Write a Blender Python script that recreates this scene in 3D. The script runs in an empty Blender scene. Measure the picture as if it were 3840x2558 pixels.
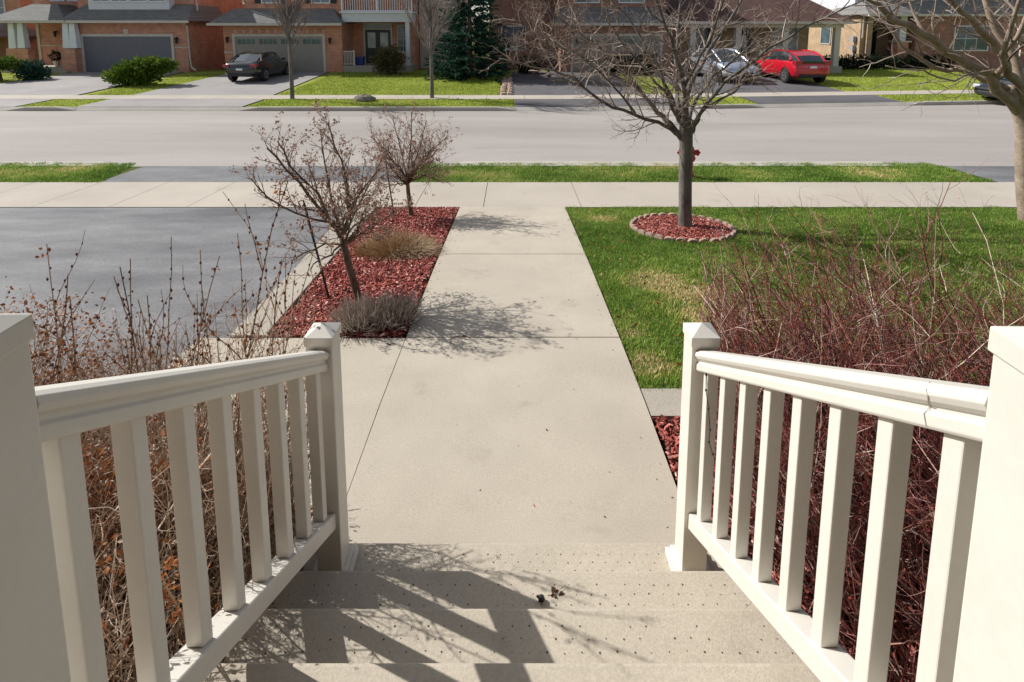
import bpy, math, random
import numpy as np
from mathutils import Vector, Matrix
R = random.Random(7)
NR = np.random.RandomState(11)
scene = bpy.context.scene
COL = scene.collection
pi = math.pi

# ------------------------------------------------------------------ materials
def new_mat(name):
    m = bpy.data.materials.new(name); m.use_nodes = True
    nt = m.node_tree; b = nt.nodes['Principled BSDF']
    return m, nt, b
def N(nt, t, **k):
    n = nt.nodes.new(t)
    for a, v in k.items(): setattr(n, a, v)
    return n
def srgb(r, g, b):
    f = lambda c: (c/255/12.92) if c/255 <= .04045 else ((c/255+.055)/1.055)**2.4
    return (f(r), f(g), f(b), 1)
def ramp(nt, fac, stops):
    r = N(nt, 'ShaderNodeValToRGB'); e = r.color_ramp.elements
    while len(e) < len(stops): e.new(.5)
    for i, (p, c) in enumerate(stops):
        e[i].position = p; e[i].color = c
    nt.links.new(fac, r.inputs[0]); return r.outputs[0]
def noise(nt, scale, detail=4, rough=.55, vec=None):
    n = N(nt, 'ShaderNodeTexNoise'); n.inputs['Scale'].default_value = scale
    n.inputs['Detail'].default_value = detail; n.inputs['Roughness'].default_value = rough
    if vec is not None: nt.links.new(vec, n.inputs['Vector'])
    return n.outputs[0]
def mix(nt, f, a, b, mode='MIX'):
    m = N(nt, 'ShaderNodeMix', data_type='RGBA', blend_type=mode)
    for s, v in ((0, f), (6, a), (7, b)):
        if hasattr(v, 'links') or isinstance(v, bpy.types.NodeSocket): nt.links.new(v, m.inputs[s])
        else: m.inputs[s].default_value = v
    return m.outputs[2]
def bump(nt, b, h, strength, dist=.01):
    n = N(nt, 'ShaderNodeBump'); n.inputs['Strength'].default_value = strength; n.inputs['Distance'].default_value = dist
    nt.links.new(h, n.inputs['Height']); nt.links.new(n.outputs[0], b.inputs['Normal'])
def objvec(nt, scale=None):
    t = N(nt, 'ShaderNodeTexCoord').outputs['Object']
    if scale:
        m = N(nt, 'ShaderNodeMapping'); m.inputs['Scale'].default_value = scale
        nt.links.new(t, m.inputs[0]); t = m.outputs[0]
    return t
def mottled(name, c1, c2, scale=8, rough=.8, bscale=60, bstr=.2, spec=.3, fine=None, metal=0, stretch=None, big=None, stain=None):
    m, nt, b = new_mat(name)
    v = objvec(nt, stretch)
    c = ramp(nt, noise(nt, scale, 5, .6, v), [(.3, c1), (.7, c2)])
    if fine:
        fs, amt = fine
        f = ramp(nt, noise(nt, fs, 2, .6, v), [(.35, (1-amt, 1-amt, 1-amt, 1)), (.65, (1+amt*.6,)*3+(1,))])
        c = mix(nt, 1.0, c, f, 'MULTIPLY')
    if big:
        fs, amt = big
        f = ramp(nt, noise(nt, fs, 3, .6, v), [(.35, (1-amt, 1-amt, 1-amt, 1)), (.65, (1, 1, 1, 1))])
        c = mix(nt, 1.0, c, f, 'MULTIPLY')
    if stain:
        f = ramp(nt, noise(nt, stain[0], 6, .65, v), [(.60, (1, 1, 1, 1)), (.72, (1-stain[1], 1-stain[1]*1.05, 1-stain[1]*1.15, 1))])
        c = mix(nt, 1.0, c, f, 'MULTIPLY')
    nt.links.new(c, b.inputs['Base Color'])
    b.inputs['Roughness'].default_value = rough; b.inputs['Metallic'].default_value = metal
    b.inputs['Specular IOR Level'].default_value = spec
    if bstr: bump(nt, b, noise(nt, bscale, 4, .6, v), bstr, .004)
    return m
def plain(name, c, rough=.5, metal=0, coat=0, spec=.5):
    m, nt, b = new_mat(name)
    v = objvec(nt)
    f = ramp(nt, noise(nt, 6, 3, .5, v), [(.3, tuple(x*.93 for x in c[:3])+(1,)), (.7, tuple(min(1, x*1.05) for x in c[:3])+(1,))])
    nt.links.new(f, b.inputs['Base Color'])
    b.inputs['Roughness'].default_value = rough; b.inputs['Metallic'].default_value = metal
    b.inputs['Coat Weight'].default_value = coat; b.inputs['Coat Roughness'].default_value = .05
    b.inputs['Specular IOR Level'].default_value = spec
    return m
def attr_mat(name, stops, rough=.8, trans=0, spec=.2):
    """colour picked per face from the 'rnd' attribute"""
    m, nt, b = new_mat(name)
    a = N(nt, 'ShaderNodeAttribute', attribute_name='rnd')
    c = ramp(nt, a.outputs['Fac'], stops)
    nt.links.new(c, b.inputs['Base Color'])
    b.inputs['Roughness'].default_value = rough; b.inputs['Specular IOR Level'].default_value = spec
    if trans:
        t = N(nt, 'ShaderNodeBsdfTranslucent'); nt.links.new(c, t.inputs[0])
        s = N(nt, 'ShaderNodeMixShader'); s.inputs[0].default_value = trans
        o = nt.nodes['Material Output']
        nt.links.new(b.outputs[0], s.inputs[1]); nt.links.new(t.outputs[0], s.inputs[2]); nt.links.new(s.outputs[0], o.inputs[0])
    return m
def brick_mat(name, c1, c2, mortar):
    m, nt, b = new_mat(name)
    t = N(nt, 'ShaderNodeTexCoord').outputs['Object']
    sp = N(nt, 'ShaderNodeSeparateXYZ'); nt.links.new(t, sp.inputs[0])
    ad = N(nt, 'ShaderNodeMath', operation='ADD'); nt.links.new(sp.outputs[0], ad.inputs[0]); nt.links.new(sp.outputs[1], ad.inputs[1])
    cb = N(nt, 'ShaderNodeCombineXYZ'); nt.links.new(ad.outputs[0], cb.inputs[0]); nt.links.new(sp.outputs[2], cb.inputs[1])
    br = N(nt, 'ShaderNodeTexBrick'); nt.links.new(cb.outputs[0], br.inputs[0])
    br.inputs['Color1'].default_value = c1; br.inputs['Color2'].default_value = c2; br.inputs['Mortar'].default_value = mortar
    br.inputs['Scale'].default_value = 1; br.inputs['Mortar Size'].default_value = .008; br.inputs['Mortar Smooth'].default_value = .3
    br.inputs['Brick Width'].default_value = .24; br.inputs['Row Height'].default_value = .08
    f = ramp(nt, noise(nt, 2.2, 5, .7, t), [(.3, (.72, .72, .72, 1)), (.7, (1.15, 1.15, 1.15, 1))])
    c = mix(nt, 1.0, br.outputs[0], f, 'MULTIPLY')
    nt.links.new(c, b.inputs['Base Color']); b.inputs['Roughness'].default_value = .85
    return m
def glass_mat(name, c, rough=.05):
    m, nt, b = new_mat(name)
    v = objvec(nt)
    f = ramp(nt, noise(nt, 1.5, 2, .5, v), [(.3, tuple(x*.5 for x in c[:3])+(1,)), (.7, c)])
    nt.links.new(f, b.inputs['Base Color']); b.inputs['Roughness'].default_value = rough
    b.inputs['Specular IOR Level'].default_value = 1.0; b.inputs['Coat Weight'].default_value = .6
    return m
def shingle_mat(name, c1, c2):
    m, nt, b = new_mat(name)
    t = objvec(nt, (1, 1, 1))
    sp = N(nt, 'ShaderNodeSeparateXYZ'); nt.links.new(t, sp.inputs[0])
    cb = N(nt, 'ShaderNodeCombineXYZ'); nt.links.new(sp.outputs[0], cb.inputs[0]); nt.links.new(sp.outputs[2], cb.inputs[1])
    br = N(nt, 'ShaderNodeTexBrick'); nt.links.new(cb.outputs[0], br.inputs[0])
    br.inputs['Color1'].default_value = c1; br.inputs['Color2'].default_value = c2; br.inputs['Mortar'].default_value = tuple(x*.5 for x in c1[:3])+(1,)
    br.inputs['Scale'].default_value = 1; br.inputs['Mortar Size'].default_value = .006
    br.inputs['Brick Width'].default_value = .3; br.inputs['Row Height'].default_value = .08
    nt.links.new(br.outputs[0], b.inputs['Base Color']); b.inputs['Roughness'].default_value = .9
    return m

M = {}
M['concrete'] = mottled('walk_concrete', (.47, .415, .335, 1), (.535, .475, .385, 1), 1.4, .85, 220, .35, .2, fine=(160, .12), big=(1.1, .10), stain=(2.6, .16))
M['conc_step'] = mottled('step_concrete', (.47, .415, .33, 1), (.55, .485, .39, 1), 3, .85, 260, .5, .2, fine=(120, .10), big=(2.2, .06), stain=(5, .12))
M['conc_old'] = mottled('aged_concrete', (.40, .36, .30, 1), (.47, .425, .355, 1), 1.5, .9, 150, .3, .2, fine=(90, .14), big=(.8, .14))
M['sidewalk'] = mottled('sidewalk_concrete', (.47, .415, .345, 1), (.525, .47, .395, 1), .8, .88, 180, .25, .2, fine=(120, .10), big=(.35, .12), stain=(1.7, .12))
M['curb'] = mottled('curb_concrete', (.40, .37, .32, 1), (.50, .46, .40, 1), 1.2, .9, 120, .25, .2, fine=(60, .12))
M['road'] = mottled('road_asphalt', (.355, .32, .29, 1), (.42, .38, .345, 1), .5, .85, 90, .3, .25, fine=(70, .10), stretch=(.25, 1.6, 1), big=(.35, .14), stain=(.9, .10))
M['asphalt'] = mottled('sealed_asphalt', (.115, .115, .12, 1), (.25, .245, .245, 1), 1.1, .6, 120, .7, .35, fine=(48, .22), stretch=(.6, 1.5, 1), big=(2.4, .16))
M['asphalt_far'] = mottled('far_drive_asphalt', (.10, .095, .10, 1), (.15, .14, .145, 1), .9, .8, 80, .3, .3, fine=(50, .15))
M['drive_grey'] = mottled('pale_drive', (.30, .28, .265, 1), (.38, .355, .335, 1), .6, .85, 80, .2, .3, fine=(40, .08), big=(.4, .12))
M['soil'] = mottled('bed_soil', (.035, .022, .014, 1), (.075, .048, .03, 1), 12, 1, 60, .8, .1)
M['turf'] = mottled('turf_soil', (.05, .08, .015, 1), (.11, .13, .03, 1), 5, 1, 60, .8, .1)
M['far_turf'] = mottled('far_turf', (.24, .29, .045, 1), (.38, .41, .08, 1), 2.5, 1, 40, .9, .1, fine=(14, .25), big=(.6, .2))
M['ground'] = mottled('ground_grass', (.07, .10, .02, 1), (.12, .15, .03, 1), .4, 1, 20, .5, .1)
M['vinyl'] = mottled('white_vinyl', (.66, .625, .555, 1), (.70, .67, .60, 1), 5, .42, 30, .02, .45, fine=(60, .02), big=(1.2, .03))
M['cord'] = plain('dark_cord', (.02, .018, .017, 1), .6)
M['groove'] = plain('dark_joint', (.05, .043, .036, 1), .95)
M['pit'] = plain('dark_pit', (.075, .058, .042, 1), .95)
M['stake'] = plain('black_metal', (.008, .008, .009, 1), .35)
M['mulch'] = attr_mat('red_mulch', [(0, (.07, .024, .02, 1)), (.28, (.23, .055, .043, 1)), (.6, (.44, .12, .095, 1)), (.84, (.58, .23, .185, 1)), (1, (.80, .56, .48, 1))], .75)
M['grass'] = attr_mat('grass_blades', [(0, (.07, .14, .02, 1)), (.3, (.155, .285, .038, 1)), (.52, (.27, .42, .065, 1)), (.66, (.46, .52, .12, 1)), (.8, (.66, .54, .23, 1)), (1, (.85, .66, .38, 1))], .6, .35)
M['fargrass'] = attr_mat('far_grass_blades', [(0, (.20, .28, .035, 1)), (.5, (.40, .47, .08, 1)), (.85, (.58, .58, .15, 1)), (1, (.70, .62, .28, 1))], .7, .35)
M['bark_grey'] = mottled('smooth_grey_bark', (.085, .072, .062, 1), (.24, .215, .20, 1), 9, .9, 60, .7, .2, fine=(50, .2), stretch=(1, 1, .35))
M['bark_tan'] = mottled('tan_bark', (.24, .18, .13, 1), (.42, .335, .26, 1), 7, .9, 60, .7, .2, fine=(40, .2))
M['bark_brown'] = mottled('brown_bark', (.085, .06, .042, 1), (.19, .14, .10, 1), 12, .9, 80, .7, .2, fine=(50, .2), stretch=(1, 1, .4))
M['twig_grey'] = attr_mat('grey_twigs', [(0, (.11, .08, .06, 1)), (.5, (.27, .21, .17, 1)), (1, (.56, .47, .40, 1))], .8)
M['twig_far'] = attr_mat('far_grey_twigs', [(0, (.18, .12, .10, 1)), (.6, (.34, .26, .22, 1)), (1, (.5, .41, .36, 1))], .8)
M['twig_hyd'] = attr_mat('hydrangea_twigs', [(0, (.08, .055, .042, 1)), (.5, (.22, .165, .125, 1)), (1, (.44, .35, .28, 1))], .8)
M['twig_pink'] = attr_mat('pinkish_twigs', [(0, (.16, .10, .08, 1)), (1, (.42, .31, .26, 1))], .8)
M['flower'] = attr_mat('dried_flowers', [(0, (.17, .09, .06, 1)), (.5, (.38, .24, .18, 1)), (1, (.60, .44, .35, 1))], .9, .2)
M['twig_red'] = attr_mat('red_twigs', [(0, (.03, .014, .011, 1)), (.38, (.12, .032, .027, 1)), (.66, (.30, .075, .06, 1)), (.82, (.38, .22, .16, 1)), (1, (.80, .64, .52, 1))], .5, 0, .5)
M['redleaf'] = attr_mat('red_buds', [(0, (.16, .02, .016, 1)), (.6, (.34, .06, .045, 1)), (1, (.45, .20, .08, 1))], .7, .3)
M['twig_tan'] = attr_mat('tan_twigs', [(0, (.13, .075, .045, 1)), (.4, (.34, .23, .155, 1)), (.7, (.55, .42, .31, 1)), (1, (.88, .77, .65, 1))], .7)
M['dryleaf'] = attr_mat('dry_leaves', [(0, (.13, .05, .022, 1)), (.5, (.30, .11, .04, 1)), (.85, (.52, .19, .05, 1)), (1, (.6, .38, .22, 1))], .8, .3)
M['paleleaf'] = attr_mat('pale_curled_leaves', [(0, (.18, .10, .065, 1)), (.45, (.42, .28, .2, 1)), (1, (.85, .72, .6, 1))], .8, .25)
M['bud'] = plain('dark_buds', (.10, .035, .028, 1), .8)
M['lav'] = attr_mat('grey_lavender', [(0, (.20, .16, .13, 1)), (.5, (.52, .45, .39, 1)), (1, (.88, .79, .71, 1))], .9, .2)
M['straw'] = attr_mat('straw_grass', [(0, (.24, .15, .08, 1)), (.5, (.56, .41, .25, 1)), (1, (.86, .72, .52, 1))], .8, .3)
M['spruce'] = attr_mat('spruce_needles', [(0, (.008, .03, .018, 1)), (.6, (.03, .085, .055, 1)), (1, (.07, .15, .10, 1))], .8, .15)
M['juniper'] = attr_mat('juniper_sprays', [(0, (.03, .07, .01, 1)), (.5, (.10, .17, .02, 1)), (1, (.24, .30, .05, 1))], .8, .25)
M['hedge'] = attr_mat('dark_hedge', [(0, (.006, .012, .006, 1)), (.7, (.02, .035, .015, 1)), (1, (.05, .06, .03, 1))], .8, .1)
M['brownshrub'] = attr_mat('brown_shrub', [(0, (.05, .04, .02, 1)), (.6, (.12, .10, .05, 1)), (1, (.22, .17, .09, 1))], .8, .15)
M['copper'] = attr_mat('copper_leaves', [(0, (.12, .07, .045, 1)), (.6, (.28, .18, .12, 1)), (1, (.42, .29, .2, 1))], .8, .25)
M['brickA'] = brick_mat('orange_brick', (.62, .27, .17, 1), (.50, .20, .13, 1), (.55, .42, .34, 1))
M['brickO'] = brick_mat('dark_unseen_brick', (.26, .12, .08, 1), (.2, .09, .06, 1), (.26, .2, .16, 1))  # brick of the unseen wall, darkened to cut bounce onto the railings
M['brickB'] = brick_mat('red_brick', (.65, .27, .155, 1), (.52, .20, .12, 1), (.55, .41, .33, 1))
M['brickT'] = brick_mat('tan_brick', (.50, .34, .19, 1), (.42, .27, .15, 1), (.5, .42, .33, 1))
M['brickD'] = brick_mat('maroon_brick', (.38, .17, .125, 1), (.28, .12, .09, 1), (.38, .28, .23, 1))
M['stucco'] = mottled('beige_stucco', (.62, .51, .43, 1), (.70, .59, .50, 1), 2, .9, 30, .2)
M['siding'] = mottled('white_siding', (.62, .63, .66, 1), (.70, .71, .74, 1), 2, .6, 20, .05)
M['trim'] = mottled('cream_trim', (.52, .48, .42, 1), (.60, .56, .50, 1), 3, .6, 20, .05)
M['stone'] = mottled('sill_stone', (.50, .42, .35, 1), (.6, .52, .44, 1), 4, .8, 20, .1)
M['white'] = mottled('white_paint', (.70, .72, .76, 1), (.78, .80, .83, 1), 3, .5, 20, .03)
M['roofA'] = shingle_mat('slate_shingle', (.17, .165, .155, 1), (.23, .22, .205, 1))
M['roofC'] = shingle_mat('maroon_shingle', (.085, .042, .034, 1), (.13, .062, .05, 1))
M['doorgrey'] = plain('charcoal_garage_door', (.15, .15, .175, 1), .6)
M['doortaupe'] = plain('taupe_garage_door', (.30, .265, .235, 1), .6)
M['darkdoor'] = plain('dark_green_door', (.012, .02, .018, 1), .4)
M['greydoor'] = plain('grey_green_door', (.055, .06, .055, 1), .5)
M['pane'] = glass_mat('window_glass', (.10, .15, .20, 1))
M['paleglass'] = glass_mat('curtained_glass', (.42, .46, .5, 1), .15)
M['lamp'] = plain('black_lantern', (.015, .014, .014, 1), .4)
M['bin'] = plain('blue_plastic', (.012, .035, .22, 1), .5)
M['carblack'] = plain('black_paint', (.008, .009, .010, 1), .25, 0, 1)
M['carsilver'] = plain('silver_paint', (.50, .55, .66, 1), .3, .55, 1)
M['carred'] = plain('red_paint', (.52, .008, .022, 1), .3, 0, 1)
M['carglass'] = glass_mat('car_glass', (.03, .045, .05, 1), .03)
M['tyre'] = plain('tyre_rubber', (.02, .02, .02, 1), .85)
M['rim'] = plain('alloy_rim', (.42, .43, .45, 1), .3, .8)
M['blacktrim'] = plain('black_trim', (.015, .015, .016, 1), .5)
M['tail'] = plain('tail_lens', (.35, .01, .015, 1), .2, 0, 1)
M['headlens'] = plain('head_lens', (.65, .68, .72, 1), .1, .2, 1)
M['plate'] = plain('number_plate', (.72, .74, .78, 1), .4)
M['hydrant'] = plain('hydrant_red', (.32, .015, .012, 1), .5)
M['rock'] = mottled('boulder_rock', (.13, .11, .09, 1), (.27, .235, .20, 1), 6, .9, 30, .8)
M['edging'] = mottled('edging_block', (.30, .195, .155, 1), (.50, .37, .30, 1), 9, .9, 60, .4, fine=(50, .15))
M['brownleaf'] = plain('brown_leaf', (.12, .05, .02, 1), .8)
M['soffit'] = plain('brown_soffit', (.12, .08, .05, 1), .8)  # underside of the added unseen roof, kept dark to cut bounce
M['threadgrey'] = plain('pale_thread', (.45, .43, .40, 1), .8)
M['meter'] = plain('meter_grey', (.35, .36, .37, 1), .5)

# ------------------------------------------------------------------ mesh builder
class MB:
    def __init__(s): s.v = []; s.f = []; s.r = []; s.mi = []
    def add(s, vs, fs, rnd=0., mi=0):
        o = len(s.v); s.v.extend(vs)
        for f in fs: s.f.append(tuple(i+o for i in f)); s.r.append(rnd); s.mi.append(mi)
        return s
    def box(s, x0, x1, y0, y1, z0, z1, mi=0, rnd=0.):
        vs = [(x, y, z) for z in (z0, z1) for y in (y0, y1) for x in (x0, x1)]
        return s.add(vs, [(0, 2, 3, 1), (4, 5, 7, 6), (0, 1, 5, 4), (2, 6, 7, 3), (0, 4, 6, 2), (1, 3, 7, 5)], rnd, mi)
    def hexa(s, b, t, mi=0):
        """bottom 4 corners, top 4 corners, each ccw from above"""
        return s.add(list(b)+list(t), [(3, 2, 1, 0), (4, 5, 6, 7), (0, 1, 5, 4), (1, 2, 6, 5), (2, 3, 7, 6), (3, 0, 4, 7)], 0., mi)
    def tube(s, pts, rad, n=4, rnd=0., cap=True, mi=0):
        P = [Vector(p) for p in pts]
        if len(P) < 2: return s
        base = len(s.v); up = None
        for i, p in enumerate(P):
            d = (P[min(i+1, len(P)-1)]-P[max(i-1, 0)])
            if d.length < 1e-9: d = Vector((0, 0, 1))
            d.normalize()
            if up is None:
                up = Vector((0, 0, 1)) if abs(d.z) < .9 else Vector((1, 0, 0))
            a = d.cross(up)
            if a.length < 1e-6: a = d.cross(Vector((0, 1, 0)))
            a.normalize(); b = a.cross(d)
            up = b
            r = rad[i] if hasattr(rad, '__len__') else rad
            for k in range(n):
                t = 2*pi*k/n
                q = p+(a*math.cos(t)+b*math.sin(t))*r
                s.v.append((q.x, q.y, q.z))
        for i in range(len(P)-1):
            for k in range(n):
                k2 = (k+1) % n
                s.f.append((base+i*n+k, base+i*n+k2, base+(i+1)*n+k2, base+(i+1)*n+k)); s.r.append(rnd); s.mi.append(mi)
        if cap:
            s.f.append(tuple(base+k for k in range(n))[::-1]); s.r.append(rnd); s.mi.append(mi)
            s.f.append(tuple(base+(len(P)-1)*n+k for k in range(n))); s.r.append(rnd); s.mi.append(mi)
        return s
    def lathe(s, prof, cx=0, cy=0, n=16, axis='z', mi=0, rnd=0.):
        """prof [(r,h)] about an axis through (cx,cy)"""
        base = len(s.v)
        for r, h in prof:
            for k in range(n):
                t = 2*pi*k/n; a, b = r*math.cos(t), r*math.sin(t)
                s.v.append({'z': (cx+a, cy+b, h), 'x': (h, cx+a, cy+b), 'y': (cx+a, h, cy+b)}[axis])
        m = len(prof)
        for i in range(m-1):
            for k in range(n):
                k2 = (k+1) % n
                s.f.append((base+i*n+k, base+i*n+k2, base+(i+1)*n+k2, base+(i+1)*n+k)); s.r.append(rnd); s.mi.append(mi)
        for i in (0, m-1):
            s.f.append(tuple(base+i*n+k for k in range(n))); s.r.append(rnd); s.mi.append(mi)
        return s
    def leaf(s, p, size, rnd=0., rng=R, aspect=.5, d=None):
        a = Vector(d) if d is not None else Vector((rng.gauss(0, 1), rng.gauss(0, 1), rng.gauss(0, 1)))
        if a.length < 1e-6: a = Vector((1, 0, 0))
        a.normalize()
        b = a.cross(Vector((rng.gauss(0, 1), rng.gauss(0, 1), rng.gauss(0, 1))))
        if b.length < 1e-6: b = a.orthogonal()
        b.normalize()
        p = Vector(p); q = p+a*size
        m = p+a*size*.5; w = size*aspect*.5; c = a.cross(b)*size*.12
        return s.add([tuple(p), tuple(m+b*w+c), tuple(q), tuple(m-b*w+c)], [(0, 1, 2), (0, 2, 3)], rnd)
    def build(s, name, mat, parent=None, smooth=False, bevel=0, rnd=False, loc=None):
        me = bpy.data.meshes.new(name)
        me.from_pydata(s.v, [], s.f)
        mats = mat if isinstance(mat, (list, tuple)) else [mat]
        for m in mats: me.materials.append(m)
        if len(mats) > 1: me.polygons.foreach_set('material_index', s.mi)
        if rnd:
            at = me.attributes.new('rnd', 'FLOAT', 'FACE'); at.data.foreach_set('value', np.array(s.r, dtype=np.float32))
        if smooth: me.polygons.foreach_set('use_smooth', [True]*len(me.polygons))
        me.update()
        o = bpy.data.objects.new(name, me); COL.objects.link(o)
        if parent: o.parent = parent
        if loc: o.location = loc
        if bevel:
            b = o.modifiers.new('bevel', 'BEVEL'); b.width = bevel; b.segments = 2; b.limit_method = 'ANGLE'; b.angle_limit = math.radians(30)
        return o
def tag(o, label, cat, group=None, kind=None):
    if label: o['label'] = label
    if cat: o['category'] = cat
    if group: o['group'] = group
    if kind: o['kind'] = kind
    return o
def thing(name, label, cat, loc=(0, 0, 0), group=None, rz=0):
    o = bpy.data.objects.new(name, None); COL.objects.link(o); o.location = loc; o.rotation_euler.z = rz
    o.empty_display_size = .2
    return tag(o, label, cat, group)
def struct(o, label, cat='ground'):
    return tag(o, label, cat, None, 'structure')

# ------------------------------------------------------------------ terrain
PROF = [(-6, 0), (2.2, 0), (3.0, -.025), (3.76, -.08), (5.23, -.21), (8.0, -.51), (9.47, -.55), (11.12, -.60), (11.14, -.72), (15, -.63),
        (18.76, -.72), (18.78, -.60), (20.66, -.56), (21.68, -.54), (24, -.47), (30, -.29), (45, -.05), (90, .4), (400, 1.0)]
PY = np.array([p[0] for p in PROF]); PZ = np.array([p[1] for p in PROF])
def shift(X): return .10*min(max(X-2, 0), 38)
def far(X, Y): return Y+shift(X)*min(max((Y-13)/4, 0), 1)          # profile Y -> world Y
def gz(X, Y):
    s = shift(X); Yp = Y
    if Y > 13: Yp = Y-s*min(max((Y-13)/4, 0), 1)
    return float(np.interp(Yp, PY, PZ))
def sheet(name, xl, xr, y0, y1, dz, mat, label, cat, nx=10, kind='structure', step=.4, wob=0, thick=0):
    """ground-hugging sheet between two x(Y) borders; Y given in profile coordinates"""
    ys = sorted(set([y0, y1]+[float(p) for p in PY if y0 < p < y1]+list(np.arange(y0, y1, step))))
    b = MB()
    for y in ys:
        a = xl(y) if callable(xl) else xl; c = xr(y) if callable(xr) else xr
        for i in range(nx+1):
            x = a+(c-a)*i/nx
            z = float(np.interp(y, PY, PZ))
            yy = far(x, y)
            b.v.append((x+(R.uniform(-wob, wob) if i in (0, nx) else 0), yy, z+dz))
    n = nx+1
    for j in range(len(ys)-1):
        for i in range(nx):
            b.f.append((j*n+i, j*n+i+1, (j+1)*n+i+1, (j+1)*n+i)); b.r.append(0); b.mi.append(0)
    o = b.build(name, mat)
    tag(o, label, cat, None, kind)
    return o
# bottom ground reaching far away
b = MB()
gy = [-30, -6, 2.2, 3.76, 5.23, 8, 9.47, 11.1, 11.3, 15, 18.6, 18.8, 20.66, 21.68, 24, 30, 45, 90, 400, 1500]
gx = [-900, -200, -60, -30, -15, -8, -4, 0, 2, 4, 8, 16, 30, 40, 60, 200, 900]
for y in gy:
    for x in gx:
        b.v.append((x, far(x, y), float(np.interp(y, PY, PZ))-.16))
for j in range(len(gy)-1):
    for i in range(len(gx)-1):
        n = len(gx); b.f.append((j*n+i, j*n+i+1, (j+1)*n+i+1, (j+1)*n+i)); b.r.append(0); b.mi.append(0)
struct(b.build('ground', M['ground']), 'plain ground reaching past the houses')

def slabs(name, cells, dz, th, mat, label, cat, bevel=.004):
    """separate cast slabs (real gaps between them) following the slope"""
    b = MB()
    for (x0, x1, y0, y1) in cells:
        xs = (x0, x1, x1, x0) if not isinstance(x0, tuple) else (x0[0], x1[0], x1[1], x0[1])
        ys = (y0, y0, y1, y1)
        zb = [(x, far(x, y), float(np.interp(y, PY, PZ))+dz-th) for x, y in zip(xs, ys)]
        zt = [(x, yy, z+th) for x, yy, z in zb]
        b.hexa(zb, zt)
    o = b.build(name, mat, bevel=bevel)
    return tag(o, label, cat, None, 'structure')
g = .006
WX = .80
walk = []
yb = [1.955, 3.80, 5.70, 7.985]
for i in range(3):
    # the two long slopes follow the profile knots, so each slab is planar enough
    walk.append((-WX+g/2, WX+.01, yb[i]+g, yb[i+1]-g))
walk2 = []
for (x0, x1, y0, y1) in walk:
    ks = [y0]+[k for k in (2.2, 3.0, 3.76, 5.23) if y0 < k < y1-.1]+[y1]
    for k in range(len(ks)-1): walk2.append((x0, x1, ks[k], ks[k+1]))
slabs('walkway', walk2, .012, .12, M['concrete'], 'pale concrete front walkway in square slabs leading to the pavement', 'path', 0)
slabs('side_slab', [(-2.35, -WX-g/2, 1.955, 3.0), (-2.35, -WX-g/2, 3.0, 3.79)], .010, .12, M['concrete'], 'concrete slab left of the walkway beside the mulch bed', 'path', 0)
slabs('edge_slab', [(WX+.02, 2.3, 2.90, 3.16)], .008, .12, M['conc_old'], 'short concrete strip between lawn and mulch right of the walkway', 'path', 0)
# joints are real gaps: the dark base of the gaps
for nm, X0, X1, Y0, Y1 in (('walkway_joint', -2.36, 2.3, 1.95, 3.9),):
    pass
# near sidewalk in slabs
jl = [-12.2, -11, -9.8, -8.6, -7.4, -6.2, -5.0, -3.85, -2.65, -1.5, -.44, 1.07, 2.65, 4.25, 5.9, 7.45, 9.0, 10.6, 12.2, 14]
slabs('sidewalk', [(jl[i]+.005, jl[i+1]-.005, 7.995, 9.46) for i in range(len(jl)-1)], .006, .12, M['sidewalk'], 'near pavement of pale concrete slabs between lawn and boulevard', 'pavement', 0)
jf = list(np.arange(-40, 40, 1.5))
slabs('far_sidewalk', [(jf[i]+.006, jf[i+1]-.006, 20.66, 21.68) for i in range(len(jf)-1)], .006, .12, M['sidewalk'], 'narrow far pavement across the road', 'pavement', 0)
# kerb strip between driveway and mulch bed
b = MB()
kp = [(3.79, -1.86, -2.13), (5.0, -1.91, -2.19), (6.4, -1.985, -2.31), (7.98, -2.06, -2.50)]
for i in range(3):
    (ya, xa, xb), (yc, xc, xd) = kp[i], kp[i+1]
    z = lambda y: gz(0, y)
    ya += .005; yc -= .005
    bt = [(xb, ya, z(ya)-.12), (xa, ya, z(ya)-.12), (xc, yc, z(yc)-.12), (xd, yc, z(yc)-.12)]
    b.hexa(bt, [(p[0], p[1], p[2]+.15) for p in bt])
struct(b.build('kerb_strip', M['conc_old'], bevel=.004), 'concrete strip edging the mulch bed beside the driveway', 'kerb')
sheet('driveway', -12, lambda y: -2.0 if y < 3.8 else float(np.interp(y, [3.8, 7.98], [-2.0, -2.36])), -3, 7.975, .0, M['asphalt'], 'dark sealed asphalt driveway left of the mulch bed', 'driveway', 8)
sheet('driveway_apron', -7.5, -2.0, 9.475, 10.75, .0, M['asphalt'], 'dark asphalt apron crossing the near boulevard on the left', 'driveway', 6)
sheet('driveway_apron', 8.80, 16, 9.475, 10.75, .0, M['asphalt'], 'dark asphalt apron crossing the near boulevard at far right', 'driveway', 6)
sheet('road', -70, 70, 11.145, 18.755, .0, M['road'], 'pale grey asphalt street crossing the view', 'road', 60)
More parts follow.
